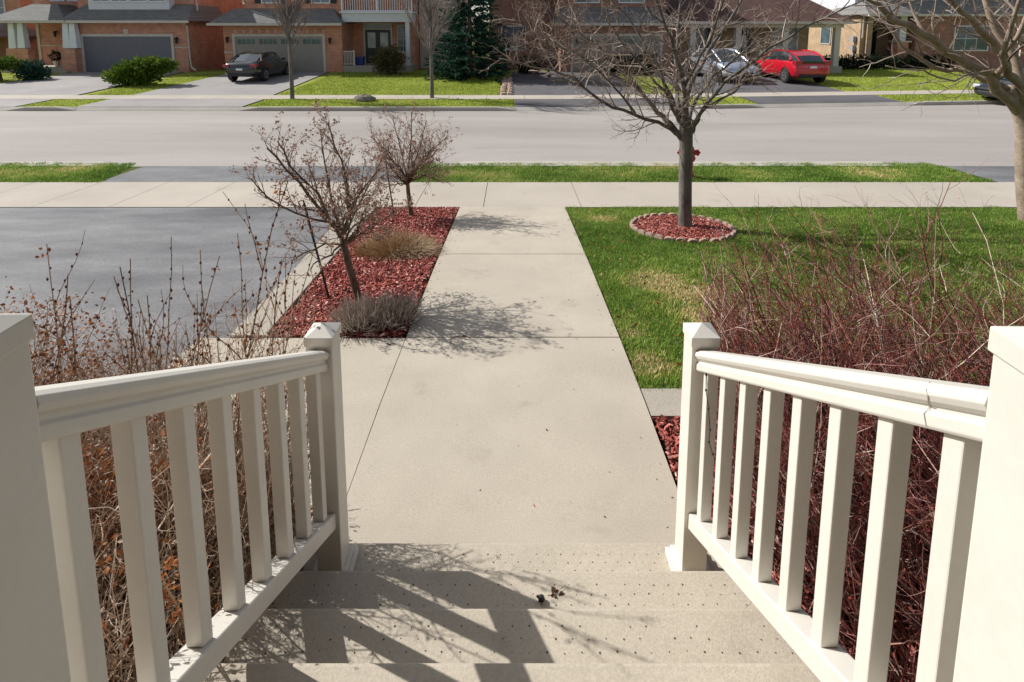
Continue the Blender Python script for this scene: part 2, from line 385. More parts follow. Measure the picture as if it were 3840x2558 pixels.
# curbs
def curb(name, segs, y0, y1, top, label):
    b = MB()
    for si, (x0, x1, t) in enumerate(segs):
        if t < -.62:          # dropped kerb at a driveway: slopes down to the gutter
            cuts = [(x0+(x1-x0)*i/4, None) for i in range(5)]
        else:                 # full kerb, its ends ramp down to the gutter
            a = .7 if si > 0 else 0; c = .7 if si < len(segs)-1 else 0
            n = max(1, int((x1-x0)/1.5))
            cuts = ([(x0, -.700)] if a else [])+[(x0+a+(x1-x0-a-c)*i/n, t) for i in range(n+1)]+([(x1, -.700)] if c else [])
        for (a, ta), (c, tc) in zip(cuts[:-1], cuts[1:]):
            bt = [(a, far(a, y0), -.9), (c, far(c, y0), -.9), (c, far(c, y1), -.9), (a, far(a, y1), -.9)]
            if ta is None: zz = [-.604, -.604, -.712, -.712] if y0 < 15 else [-.712, -.712, -.604, -.604]
            else: zz = [max(ta, -.604), max(tc, -.604), tc, ta] if y0 < 15 else [ta, tc, max(tc, -.604), max(ta, -.604)]
            b.hexa(bt, [(p[0], p[1], q) for p, q in zip(bt, zz)])
    return struct(b.build(name, M['curb']), label, 'kerb')
curb('curb', [(-70, -7.9, -.585), (-7.9, -1.7, -.655), (-1.7, 8.5, -.585), (8.5, 16.5, -.655), (16.5, 70, -.585)], 10.76, 11.14, -.58, 'near concrete curb along the road')
curb('far_curb', [(-70, -24, -.59), (-24, -17.8, -.68), (-17.8, -15.4, -.59), (-15.4, -9.6, -.68), (-9.6, .15, -.59), (.15, 6.4, -.68), (6.4, 9.2, -.59), (9.2, 14.9, -.68), (14.9, 70, -.59)], 18.765, 18.93, -.6, 'far concrete curb along the road')
sheet('ground', -45, 45, 18.935, 31.5, -.035, M['far_turf'], 'turf under the far lawns and driveways', 'ground', 60)
# far side surfaces
sheet('far_driveway', -24.0, lambda y: float(np.interp(y, [18.9, 30], [-17.5, -18.3])), 21.69, 30.2, .0, M['drive_grey'], 'pale driveway of the left brick house', 'driveway', 6)
sheet('far_driveway', -15.4, lambda y: float(np.interp(y, [18.9, 29.9], [-9.55, -10.2])), 21.69, 30.2, .0, M['drive_grey'], 'pale driveway under the black sedan', 'driveway', 6)
sheet('far_driveway', 0, 5.6, 21.69, 30.2, .0, M['asphalt_far'], 'dark asphalt driveway behind the front yard tree', 'driveway', 6)
sheet('far_driveway', 7.4, 14.3, 21.69, 30.2, .0, M['asphalt_far'], 'dark asphalt driveway under the silver and red cars', 'driveway', 6)
for x0, x1, m in ((-24, -17.7, 'drive_grey'), (-15.5, -9.6, 'drive_grey'), (.1, 6.5, 'asphalt_far'), (9.1, 14.8, 'asphalt_far')):
    sheet('far_apron', x0, x1, 18.94, 20.65, .0, M[m], {-24: 'pale apron crossing the far boulevard at left', -15.5: 'pale apron before the black sedan', .1: 'dark apron before the middle dark driveway', 9.1: 'dark apron before the silver and red cars'}[x0], 'driveway', 6)

# lawn bases
TURF = []
def lawn(xl, xr, y0, y1, mat, label, dz=-.012, nx=12):
    o = sheet('lawn', xl, xr, y0, y1, dz, mat, label, 'lawn', nx); return o
lawn(.80, 12, 3.17, 7.985, M['turf'], 'near front lawn right of the walkway')
lawn(-2.06, 8.85, 9.45, 10.77, M['turf'], 'near boulevard grass right of the apron')
lawn(-14, -7.45, 9.45, 10.77, M['turf'], 'near boulevard grass left of the apron')
lawn(-9.5, -.55, 21.69, 30.3, M['far_turf'], 'sunlit far lawn before the balcony house')
lawn(-17.4, -15.45, 21.69, 30.3, M['far_turf'], 'narrow far lawn strip between the two pale driveways')
lawn(-40, -24.05, 21.69, 31, M['far_turf'], 'far lawn at the left picture edge')
lawn(5.65, 7.35, 21.69, 30.3, M['far_turf'], 'far lawn strip beside the silver car')
lawn(14.35, 45, 21.69, 31, M['far_turf'], 'far lawn before the tan brick house')
lawn(-17.6, -15.55, 18.94, 20.65, M['far_turf'], 'small far boulevard island of grass')
lawn(-9.5, .05, 18.94, 20.65, M['far_turf'], 'far boulevard grass with the two vase shaped trees')
lawn(6.55, 9.05, 18.94, 20.65, M['far_turf'], 'far boulevard patch behind the front yard tree')
lawn(14.85, 45, 18.94, 20.65, M['far_turf'], 'far boulevard grass at right')
lawn(-40, -24.1, 18.94, 20.65, M['far_turf'], 'far boulevard grass beyond the left edge')

# soil beds
def bed(xl, xr, y0, y1, label, dz=-.02, nx=6):
    return sheet('soil', xl, xr, y0, y1, dz, M['soil'], label, 'soil', nx)
bedL = lambda y: float(np.interp(y, [3.79, 7.98], [-1.87, -2.06]))
bed(bedL, -.805, 3.805, 7.985, 'soil of the mulch bed between driveway and walkway')
bed(.83, 6.5, -1, 2.89, 'soil under the red twig shrub')
bed(-2.33, -.86, -2, 1.95, 'soil under the brown shrub', nx=4)

# ------------------------------------------------------------------ mulch chips
def chips(name, sample, count, label, size=(.014, .046)):
    b = MB()
    for _ in range(count):
        x, y = sample()
        z = gz(x, y)+R.uniform(-.012, .022)
        L = R.uniform(*size); W = L*R.uniform(.18, .45); T = R.uniform(.002, .006)
        a = R.uniform(0, 2*pi); tl = R.gauss(0, .35); rl = R.gauss(0, .4)
        m = Matrix.Translation((x, y, z)) @ Matrix.Rotation(a, 4, 'Z') @ Matrix.Rotation(tl, 4, 'Y') @ Matrix.Rotation(rl, 4, 'X')
        vs = []
        for dz in (-T, T):
            for dx, dy in ((-L/2, -W*.3), (L/2, -W/2), (L*.45, W/2), (-L*.4, W*.45)):
                vs.append(tuple(m @ Vector((dx, dy, dz))))
        b.add(vs, [(3, 2, 1, 0), (4, 5, 6, 7), (0, 1, 5, 4), (1, 2, 6, 5), (2, 3, 7, 6), (3, 0, 4, 7)], min(1, max(0, R.gauss(.5, .25))))
    o = b.build(name, M['mulch'], rnd=True)
    return tag(o, label, 'mulch', None, 'stuff')
def s_bed():
    y = R.uniform(3.82, 7.96); return R.uniform(bedL(y)+.02, -.82), y
chips('mulch', s_bed, 23000, 'red wood chip mulch in the bed between driveway and walkway')
RC = (2.24, 6.84)
def s_ring():
    a = R.uniform(0, 2*pi); r = math.sqrt(R.random())*.60; return RC[0]+r*math.cos(a), RC[1]+r*math.sin(a)*1.0
chips('mulch', s_ring, 5200, 'red wood chip mulch circle around the tree trunk')
def s_r(): return .83+abs(R.gauss(0, .5)), R.uniform(.6, 2.88)
chips('mulch', s_r, 7500, 'red wood chip mulch beside the right handrail')
# edging stones around the ring (each a scalloped block)
eb = MB()
prof = [(-.062, 0), (-.062, .035), (-.045, .055), (-.02, .066), (.02, .066), (.045, .055), (.062, .035), (.062, 0)]
n = len(prof); vs = [(x, -.022, z) for x, z in prof]+[(x, .022, z) for x, z in prof]
eb.add(vs, [tuple(range(n)), tuple(range(2*n-1, n-1, -1))]+[(i, i+n, (i+1) % n+n, (i+1) % n) for i in range(n)])
first = None
NE = 30
for k in range(NE):
    a = 2*pi*k/NE
    x, y = RC[0]+.645*math.cos(a), RC[1]+.645*math.sin(a)
    if first is None: o = first = eb.build('edging_stone', M['edging'], bevel=.006)
    else: o = first.copy(); COL.objects.link(o)
    o.location = (x, y, gz(x, y)-.026); o.rotation_euler = (R.gauss(0, .08), R.gauss(0, .06), a+pi/2+R.gauss(0, .05))
    tag(o, 'scalloped pinkish edging block in the ring around the tree mulch', 'edging stone', 'scalloped edging blocks of the tree ring')

# ------------------------------------------------------------------ grass blades (numpy)
def vnoise(x, y, s, seed):
    def h(i, j): 
        v = np.sin(i*127.1+j*311.7+seed*74.7)*43758.5453; return v-np.floor(v)
    X = x*s; Y = y*s; i = np.floor(X); j = np.floor(Y); fx = X-i; fy = Y-j
    fx = fx*fx*(3-2*fx); fy = fy*fy*(3-2*fy)
    return (h(i, j)*(1-fx)+h(i+1, j)*fx)*(1-fy)+(h(i, j+1)*(1-fx)+h(i+1, j+1)*fx)*fy
def grass(x, y, hmin, hmax, w, mat, label, patches=(), dead=.1, dry=0., overhang=None):
    n = len(x)
    s = .10*np.clip(x-2, 0, 38)*np.clip((y-13)/4, 0, 1)
    z = np.interp(y-s, PY, PZ)-.014
    nn = vnoise(x, y, 1.3, 3)*.5+vnoise(x, y, 4.1, 5)*.3+vnoise(x, y, 13, 9)*.2
    t = .30+.42*(nn-.5)*1.6+NR.normal(0, .13, n)+dry*vnoise(x, y, .7, 21)
    h = NR.uniform(hmin, hmax, n)*(.55+.95*vnoise(x, y, 8, 8))
    for px, py, r, amt in patches:
        d = np.exp(-(((x-px)/r)**2+((y-py)/(r*.75))**2))*(.55+.9*vnoise(x, y, 7, 31))
        t += amt*np.clip(d, 0, 1)*NR.uniform(.3, 1.1, n); h *= 1-.35*np.clip(d, 0, 1)
    dd = NR.random(n) < dead
    t[dd] += NR.uniform(.15, .6, dd.sum())
    t = np.clip(t, 0, 1)
    a = NR.uniform(0, 2*pi, n); lean = np.abs(NR.normal(0, .55, n))*h
    dx, dy = np.cos(a), np.sin(a); b2 = a+NR.normal(0, .6, n)
    V = np.zeros((n, 5, 3), dtype=np.float32)
    px_, py_ = -dy*w*.5, dx*w*.5
    V[:, 0] = np.stack([x-px_, y-py_, z], 1); V[:, 1] = np.stack([x+px_, y+py_, z], 1)
    mx, my, mz = x+np.cos(b2)*lean*.35, y+np.sin(b2)*lean*.35, z+h*.6
    V[:, 2] = np.stack([mx+px_*.8, my+py_*.8, mz], 1); V[:, 3] = np.stack([mx-px_*.8, my-py_*.8, mz], 1)
    V[:, 4] = np.stack([x+np.cos(b2)*lean, y+np.sin(b2)*lean, z+h*.95], 1)
    me = bpy.data.meshes.new('grass')
    me.vertices.add(n*5); me.vertices.foreach_set('co', V.reshape(-1))
    base = np.arange(n, dtype=np.int32)*5
    loops = np.stack([base, base+1, base+2, base+3, base+3, base+2, base+4], 1).reshape(-1)
    me.loops.add(n*7); me.loops.foreach_set('vertex_index', loops)
    ls = np.stack([np.arange(n)*7, np.arange(n)*7+4], 1).reshape(-1).astype(np.int32)
    me.polygons.add(n*2); me.polygons.foreach_set('loop_start', ls)
    me.update(calc_edges=True)
    at = me.attributes.new('rnd', 'FLOAT', 'FACE'); at.data.foreach_set('value', np.repeat(t, 2).astype(np.float32))
    me.materials.append(mat)
    o = bpy.data.objects.new('grass', me); COL.objects.link(o)
    return tag(o, label, 'grass', None, 'stuff')
def ragged(n, x0, x1, y0, y1, e=.055):
    x = NR.uniform(x0-e, x1+e, n); y = NR.uniform(y0-e, y1+e, n)
    wob = .07*vnoise(x*0+1, y, 6, 2); k = (x > x0-wob) & (x < x1+e) & (y > y0-.07*vnoise(x, y*0, 5, 4)) & (y < y1+.07*vnoise(x, y*0, 6, 6))
    return x[k], y[k]
x, y = ragged(235000, .83, 7.6, 3.17, 7.98)
k = ((x-RC[0])**2+(y-RC[1])**2) > .655**2
# fewer blades far right where the shrub hides them
k &= (NR.random(len(x)) < np.where(x > 5.2, .6, 1))
x, y = x[k], y[k]
grass(x, y, .018, .042, .0052, M['grass'], 'short green lawn with straw coloured patches right of the walkway',
      [(1.42, 4.95, .30, 1.25), (1.65, 4.62, .24, 1.1), (1.72, 4.2, .30, 1.3), (.93, 3.45, .18, 1.2), (1.28, 7.35, .25, .7), (.93, 3.9, .10, .8), (2.5, 5.4, .3, .3), (4.4, 7.3, .7, .35), (3.4, 6.0, .5, .35), (3.0, 4.6, .5, .4), (5.6, 6.4, .6, .35)], .07)
x, y = ragged(60000, -2.02, 8.7, 9.48, 10.95)
k = x < 8.75-.0*y
grass(x[k], y[k], .03, .06, .007, M['grass'], 'green boulevard grass strip right of the driveway apron', [(-1.0, 10.3, .4, .35), (1.5, 10.5, .8, .35), (-.3, 10.0, .5, .3), (7.2, 10.4, .9, .5), (5, 10.2, .8, .25), (3.2, 10.6, .7, .3)], .09, .05)
x, y = ragged(26000, -12, -7.5, 9.48, 10.95)
k = x < -7.42-(y-9.5)*.28
grass(x[k], y[k], .03, .06, .008, M['grass'], 'green boulevard grass at left between curb and pavement', [(-8.9, 10.6, .5, .6), (-9.9, 10.2, .6, .3)], .08)
def farg(n, x0, x1, y0, y1, label):
    x = NR.uniform(x0, x1, n); yp = NR.uniform(y0, y1, n)
    y = yp+.10*np.clip(x-2, 0, 38)
    grass(x, y, .03, .07, .02, M['fargrass'], label, [((x0+x1)/2, (y0+y1)/2, 1.6, .25)], .1)
farg(34000, -9.5, -.55, 21.7, 29.8, 'bright sunlit lawn across the road')
farg(9000, -9.45, .05, 18.95, 20.64, 'bright grass on the far boulevard around the vase shaped trees')
farg(26000, 14.4, 27, 21.7, 30, 'bright sunlit lawn beside the red car')
farg(6000, 14.9, 22, 18.95, 20.64, 'bright boulevard grass at right before the parked dark car')
farg(3000, 5.7, 7.3, 21.7, 29, 'grass strip left of the silver car')
farg(2000, 6.6, 9.0, 18.95, 20.64, 'small boulevard grass patch seen through the front yard tree')
farg(6000, -17.3, -15.5, 21.7, 29, 'grass around the clipped evergreen between driveways')
farg(1800, -17.55, -15.6, 18.95, 20.64, 'small grass island at the far curb')
farg(4000, -29, -24.1, 21.7, 30, 'grass at the far left edge across the road')

# ------------------------------------------------------------------ front steps
SY = [1.94, 1.67, 1.40, 1.13, .86]
b = MB()
XS = .86
for k in range(5):
    zt = .18*(k+1); y1 = SY[k]; y0 = SY[k+1]+.0 if k < 4 else -2.5
    zb = -.15
    b.box(-XS if k < 4 else -1.6, XS if k < 4 else 1.6, y0+(.0015 if k < 4 else 0), y1, zb, zt)
steps = thing('front_steps', 'precast concrete front steps rising from the walkway between white railings', 'steps')
o = b.build('tread', M['conc_step'], steps, bevel=.013); o.modifiers[0].segments = 3
# grit dimples in staggered rows on each tread
b = MB()
for k in range(5):
    zt = .18*(k+1); y1 = SY[k]
    for r_ in range(3):
        for i in range(-16, 17):
            x = i*.0485+(.024 if r_ % 2 else 0); y = y1-.055-.032*r_+R.gauss(0, .0015)
            if abs(x) > XS-.08 or R.random() < .18: continue
            rr = .0026*R.uniform(.6, 1.25); x += R.gauss(0, .0015)
            m = 7
            b.add([(x+rr*math.cos(2*pi*q/m), y+rr*math.sin(2*pi*q/m), zt+.0008) for q in range(m)], [tuple(range(m))])
o = b.build('grip_dimple', M['pit'], steps); o['kind'] = 'stuff'

# ------------------------------------------------------------------ railings
def newel(root, cx, cy, z0, z1, trim=True, w=.0465):
    b = MB(); b.box(cx-w, cx+w, cy-w, cy+w, z0, z1)
    p = b.build('newel_post', M['vinyl'], root, bevel=.004)
    b = MB(); q = w+.004
    b.box(cx-q, cx+q, cy-q, cy+q, z1-.012, z1+.022)
    zt = z1+.022
    b.add([(cx-q, cy-q, zt), (cx+q, cy-q, zt), (cx+q, cy+q, zt), (cx-q, cy+q, zt), (cx, cy, zt+.03)], [(0, 1, 4), (1, 2, 4), (2, 3, 4), (3, 0, 4)])
    b.build('post_cap', M['vinyl'], p, bevel=.002)
    if trim:
        b = MB()
        b.box(cx-w-.028, cx+w+.028, cy-w-.028, cy+w+.028, z0, z0+.028)
        b.box(cx-w-.014, cx+w+.014, cy-w-.014, cy+w+.014, z0+.0285, z0+.052)
        b.build('base_trim', M['vinyl'], p, bevel=.004)
    return p
def rail_prof(root, name, cx, prof, zA, zB, yA, yB):
    """profile [(dx,dz)] swept along the slope from (yA,zA) to (yB,zB)"""
    n = len(prof); b = MB()
    vs = [(cx+dx, yA, zA+dz) for dx, dz in prof]+[(cx+dx, yB, zB+dz) for dx, dz in prof]
    b.add(vs, [tuple(range(n)), tuple(range(2*n-1, n-1, -1))]+[(i, i+n, (i+1) % n+n, (i+1) % n) for i in range(n)])
    o = b.build(name, M['vinyl'], root, bevel=.0015)
    return o
TOP = [(-.027, -.078), (.027, -.078), (.030, -.072), (.030, -.052), (.024, -.046), (.024, -.038), (.033, -.030), (.037, -.018), (.034, -.006), (.022, 0), (-.022, 0), (-.034, -.006), (-.037, -.018), (-.033, -.030), (-.024, -.038), (-.024, -.046), (-.030, -.052), (-.030, -.072)]
BOT = [(-.032, -.062), (.032, -.062), (.032, -.004), (.028, 0), (-.028, 0), (-.032, -.004)]
def railing(sx, label):
    cx = sx*.683
    root = thing('stair_railing', label, 'railing', (0, 0, 0))
    YN, YB = 1.82, .622
    newel(root, cx, YN, .18, 1.148)
    newel(root, sx*.697, YB, .90, 1.856 if sx < 0 else 1.838, w=.052)
    ya, yb_ = YN-.048, YB+.054
    sl = .587
    zt = lambda y: 1.135+sl*(1.75-y)
    zb = lambda y: .49+sl*(1.75-y)
    rail_prof(root, 'handrail', cx, TOP, zt(ya), zt(yb_), ya, yb_)
    rail_prof(root, 'bottom_rail', cx, BOT, zb(ya), zb(yb_), ya, yb_)
    nb = 8; first = None
    for i in range(nb):
        y = ya-.062-(i)*((ya-yb_-.124)/(nb-1))
        w = .019
        b = MB()
        bt = [(cx-w, y-w, zb(y-w)-.0), (cx+w, y-w, zb(y-w)), (cx+w, y+w, zb(y+w)), (cx-w, y+w, zb(y+w))]
        tp = [(p[0], p[1], zt(p[1])-.0775) for p in bt]
        b.hexa(bt, tp); b.build('baluster', M['vinyl'], root, bevel=.003)
    return root
rl = railing(-1, 'white vinyl stair railing on the left, shaded side facing the steps')
rr = railing(1, 'white vinyl stair railing on the right, sunlit side facing the steps')
# dark cord of string lights round the right newel
b = MB()
zc = 1.10
ring = [(.648, 1.758), (.648, 1.862), (.752, 1.862), (.752, 1.758), (.648, 1.758)]
b.tube([(x, y, zc+.004*i) for i, (x, y) in enumerate(ring)], .0012, 4)
hang = [(.655, 1.757, 1.105), (.664, 1.735, 1.096), (.662, 1.700, 1.08), (.660, 1.690, 1.03), (.668, 1.680, .97), (.672, 1.668, .90), (.668, 1.663, .86), (.676, 1.645, .83), (.685, 1.63, .815)]
b.tube(hang, .0015, 4)
for p in hang[1:-1]: b.lathe([(.0005, p[2]-.006), (.0035, p[2]-.003), (.0035, p[2]+.003), (.0005, p[2]+.006)], p[0], p[1], 6)
tag(b.build('light_cord', M['cord']), 'thin dark cord with tiny beads hanging from the right newel post', 'cord')
b = MB()
zt_ = lambda y: 1.135+.587*(1.75-y)
th = [(.655, .83), (.648, .825), (.645, .80), (.652, .785), (.648, .775)]
pr = [(-.020, .0015), (-.036, -.010), (-.0375, -.020), (-.0335, -.031), (-.0245, -.040), (-.031, -.053), (-.031, -.072)]
b.tube([(.683+dx, .79-.012*math.sin(i*.9)-.004*i, zt_(.79-.012*math.sin(i*.9)-.004*i)+dz) for i, (dx, dz) in enumerate(pr)], .0008, 4)
tag(b.build('thread', M['threadgrey']), 'fine grey thread lying over the right handrail by the upper post', 'thread')
# fallen leaf + twig on the second tread
b = MB()
for i in range(9):
    a = R.uniform(0, 2*pi); b.leaf((.145+R.gauss(0, .006), 1.585+R.gauss(0, .005), .362), R.uniform(.012, .024), 0, R, .7, (math.cos(a), math.sin(a), R.uniform(0, .5)))
b.tube([(.15, 1.588, .364), (.17, 1.600, .366), (.184, 1.612, .364)], .0009, 4)
tag(b.build('fallen_leaf', M['brownleaf']), 'curled dead brown leaf on the steps beside the railing shadow', 'leaf')
b = MB()
b.lathe([(.001, .3602), (.009, .364), (.012, .371), (.008, .379), (.001, .382)], .098, 1.562, 8)
for i in range(5):
    a = R.uniform(0, 2*pi); b.leaf((.098, 1.562, .37), .02, 0, R, .8, (math.cos(a), math.sin(a), .2))
tag(b.build('seed_pod', M['cord']), 'small dark seed pod lying in the railing shadow on the steps', 'seed pod')
# curled dry twig on the walk by the bed corner
b = MB()
pts = [(-.40+.05*math.cos(t)-.02*t*.2, 3.74+.05*math.sin(t), gz(0, 3.74)+.018+.006*math.sin(t*2)) for t in np.linspace(1.2, 4.6, 9)]
b.tube(pts, .0018, 4)
for p in pts[::3]: b.leaf(p, .022, 0, R, .5)
b.leaf(pts[0], .06, 0, R, .4, (.9, -.3, .1)); b.leaf(pts[0], .04, 0, R, .4, (-.9, -.2, .1))
tag(b.build('dry_twig', M['brownleaf']), 'curled dry twig on the walkway near the mulch bed corner', 'twig')
b = MB()
for i in range(4): b.leaf((-.93+i*.018, 3.70+R.gauss(0, .008), gz(0, 3.7)+.014), .025, 0, R, .6, (R.gauss(0, 1), R.gauss(0, 1), .1))
tag(b.build('fallen_leaf', M['brownleaf']), 'small crumbled leaf on the left slab below the lavender', 'leaf')

rng = random.Random(19)
b = MB()
for _ in range(170):      # crumbs along the walkway edges and on the slabs
    e = rng.random()
    if e < .45: x, y = -.79+abs(rng.gauss(0, .07)), rng.uniform(3.8, 7.9)
    elif e < .75: x, y = .79-abs(rng.gauss(0, .08)), rng.uniform(2.0, 7.9)
    else: x, y = rng.uniform(-.7, .7), rng.uniform(2.0, 7.5)
    b.leaf((x, y, gz(x, y)+.014), rng.uniform(.006, .02), rng.random(), rng, .5, (rng.gauss(0, 1), rng.gauss(0, 1), .05))
o = b.build('leaf_litter', M['dryleaf'], rnd=True); tag(o, 'tiny dry crumbs scattered along the walkway edges', 'leaf litter', None, 'stuff')
b = MB()
for _ in range(420):
    x, y = .85+abs(rng.gauss(0, 2.0)), rng.uniform(3.2, 7.95)
    if x > 7: continue
    b.leaf((x, y, gz(x, y)+rng.uniform(.02, .04)), rng.uniform(.015, .045), rng.random(), rng, .6, (rng.gauss(0, 1), rng.gauss(0, 1), .3))
o = b.build('leaf_litter', M['dryleaf'], rnd=True); tag(o, 'small brown dead leaves scattered in the front lawn', 'leaf litter', None, 'stuff')
# ------------------------------------------------------------------ plants
def wander(p, d, L, n, wob, grav=0., rng=R):
    pts = [Vector(p)]; d = Vector(d).normalized(); s = L/n
    for i in range(n):
        d = d+Vector((rng.gauss(0, wob), rng.gauss(0, wob), rng.gauss(0, wob)+grav)); d.normalize()
        pts.append(pts[-1]+d*s)
    return pts
def at_len(pts, t):
    f = t*(len(pts)-1); i = min(int(f), len(pts)-2); u = f-i
    return pts[i].lerp(pts[i+1], u), (pts[i+1]-pts[i]).normalized()
def side_dir(d, ang, rng=R, up=0.):
    o = d.orthogonal().normalized(); o.rotate(Matrix.Rotation(rng.uniform(0, 2*pi), 3, d))
    v = d*math.cos(ang)+o*math.sin(ang); v.z += up
    return v.normalized()
CHECK = [None]
def branch_out(b, pts, r0, r1, level, spec, tips, rng=R, lo=.25):
    """spec: per level (count per metre, length, ang, wob, up, radius, sides, segs)"""
    if level >= len(spec): 
        tips.append((pts[-1], (pts[-1]-pts[-2]).normalized())); return
    cnt, L, ang, wob, up, rad, nseg = spec[level]
    tot = sum((pts[i+1]-pts[i]).length for i in range(len(pts)-1))
    n = max(1, int(cnt*tot+rng.random()))
    for i in range(n):
        t = lo+(1-lo)*(i+rng.random())/n
        p, d = at_len(pts, min(t, .999))
        LL = L*rng.uniform(.6, 1.25)*(1.15-.5*t)
        dd = side_dir(d, ang*rng.uniform(.6, 1.3), rng, up)
        q = wander(p, dd, LL, nseg, wob, 0, rng)
        if CHECK[0] and not all(CHECK[0](w) for w in q): continue
        rr_ = min(rad, (r0+(r1-r0)*t)*.8)
        b.tube(q, [rr_*(1-.65*k/nseg) for k in range(nseg+1)], 3 if level else 4, min(1, max(0, rng.gauss(.5, .25))), False)
        branch_out(b, q, rr_, rr_*.35, level+1, spec, tips, rng, .2)
    tips.append((pts[-1], (pts[-1]-pts[-2]).normalized()))
def smooth_pts(pts, k=3):
    """Catmull-Rom through the given points"""
    P = [Vector(p) for p in pts]; out = []
    for i in range(len(P)-1):
        p0 = P[max(i-1, 0)]; p1 = P[i]; p2 = P[i+1]; p3 = P[min(i+2, len(P)-1)]
        for j in range(k):
            t = j/k
            out.append(.5*((2*p1)+(p2-p0)*t+(2*p0-5*p1+4*p2-p3)*t*t+(3*p1-p0-3*p2+p3)*t**3))
    out.append(P[-1]); return out
def jit(pts, a, rng=R): return [p+Vector((rng.gauss(0, a), rng.gauss(0, a), rng.gauss(0, a))) if 0 < i < len(pts)-1 else p for i, p in enumerate(pts)]

# --- the front yard tree
tree = thing('bare_tree', 'bare spreading tree with grey trunk in the stone edged mulch ring', 'tree', (2.30, 6.9, -.46))
OFF = Vector((-2.30, -6.9, .46))
b = MB()
tp = smooth_pts([(2.31, 6.9, -.47), (2.305, 6.9, -.38), (2.295, 6.9, -.1), (2.28, 6.9, .3), (2.275, 6.9, .65), (2.265, 6.9, .90), (2.26, 6.88, 1.1)], 3)
nn = len(tp)
rad = [(.135 if i == 0 else .105 if i < 3 else .093 if i < 5 else .084) for i in range(nn)]
rad[-4:] = [.088, .085, .075, .05]
b.tube([p+OFF for p in tp], rad, 14)
LIMBS = [
 ([(2.25, 6.9, .74), (2.12, 6.87, .88), (1.97, 6.81, .98), (1.56, 6.73, 1.13), (1.09, 6.64, 1.33), (.73, 6.47, 1.64), (.35, 6.39, 1.76), (-.15, 6.3, 1.88)], .042),
 ([(2.25, 6.9, .76), (2.08, 7.0, .98), (1.94, 7.1, 1.11), (1.73, 7.2, 1.41), (1.38, 7.4, 1.82), (.99, 7.5, 2.09), (.5, 7.6, 2.55), (.1, 7.7, 3.0)], .048),
 ([(2.26, 6.9, .85), (2.2, 6.8, 1.14), (2.15, 6.7, 1.5), (2.0, 6.6, 1.91), (1.85, 6.5, 2.24), (1.6, 6.35, 2.8), (1.5, 6.2, 3.4)], .050),
 ([(2.27, 6.9, .85), (2.3, 7.02, 1.35), (2.43, 7.14, 1.59), (2.59, 7.26, 1.81), (2.82, 7.38, 2.15), (3.2, 7.5, 2.7), (3.5, 7.6, 3.3)], .050),
 ([(2.29, 6.9, .78), (2.36, 6.85, .98), (2.40, 6.77, 1.16), (2.52, 6.7, 1.30), (2.76, 6.63, 1.45), (2.84, 6.57, 1.62), (2.86, 6.5, 1.86)], .030),
 ([(2.28, 6.9, .88), (2.38, 6.7, 1.2), (2.6, 6.5, 1.6), (3.0, 6.3, 2.0), (3.5, 6.1, 2.35), (4.0, 6.0, 2.6)], .034),
 ([(2.26, 6.9, .95), (2.2, 7.1, 1.4), (2.25, 7.4, 2.0), (2.35, 7.7, 2.6), (2.3, 7.9, 3.3)], .042),
 ([(2.25, 6.88, .90), (2.05, 6.6, 1.15), (1.75, 6.2, 1.5), (1.35, 5.9, 1.9), (1.0, 5.7, 2.3)], .034),
 ([(2.27, 6.92, .92), (2.5, 7.2, 1.3), (2.95, 7.5, 1.7), (3.5, 7.8, 2.0), (4.1, 8.0, 2.3)], .034),
 ([(2.26, 6.9, .9), (2.05, 6.95, 1.35), (1.8, 7.0, 1.9), (1.45, 7.1, 2.4), (1.0, 7.2, 2.9)], .036),
 ([(2.15, 6.7, 1.5), (2.3, 6.55, 1.9), (2.45, 6.4, 2.4), (2.5, 6.3, 3.0)], .028),
 ([(1.73, 7.2, 1.41), (1.35, 7.15, 1.58), (.9, 7.1, 1.85), (.4, 7.05, 2.1), (0, 7.0, 2.35)], .026),
 ([(1.56, 6.73, 1.13), (1.35, 6.5, 1.4), (1.0, 6.3, 1.75), (.6, 6.2, 2.05)], .022),
]
tips = []; cb = MB()
rng = random.Random(21)
for pts, r in LIMBS:
    q = jit(smooth_pts(pts, 3), .012, rng); q = [p+OFF for p in q]
    m_ = len(q); rd = [r*(1-.78*(i/(m_-1))**.9) for i in range(m_)]
    b.tube(q, [v*.84 for v in rd], 8)
    branch_out(cb, q, r*.8, r*.25, 0, [(8.5, .62, .85, .17, .12, .0095, 6), (9.5, .30, .8, .22, .05, .0045, 4), (10, .13, .8, .25, .0, .0026, 3)], tips, rng, .22)
b.build('trunk', M['bark_grey'], tree, smooth=True)
cb.build('crown', M['twig_grey'], tree, rnd=True)
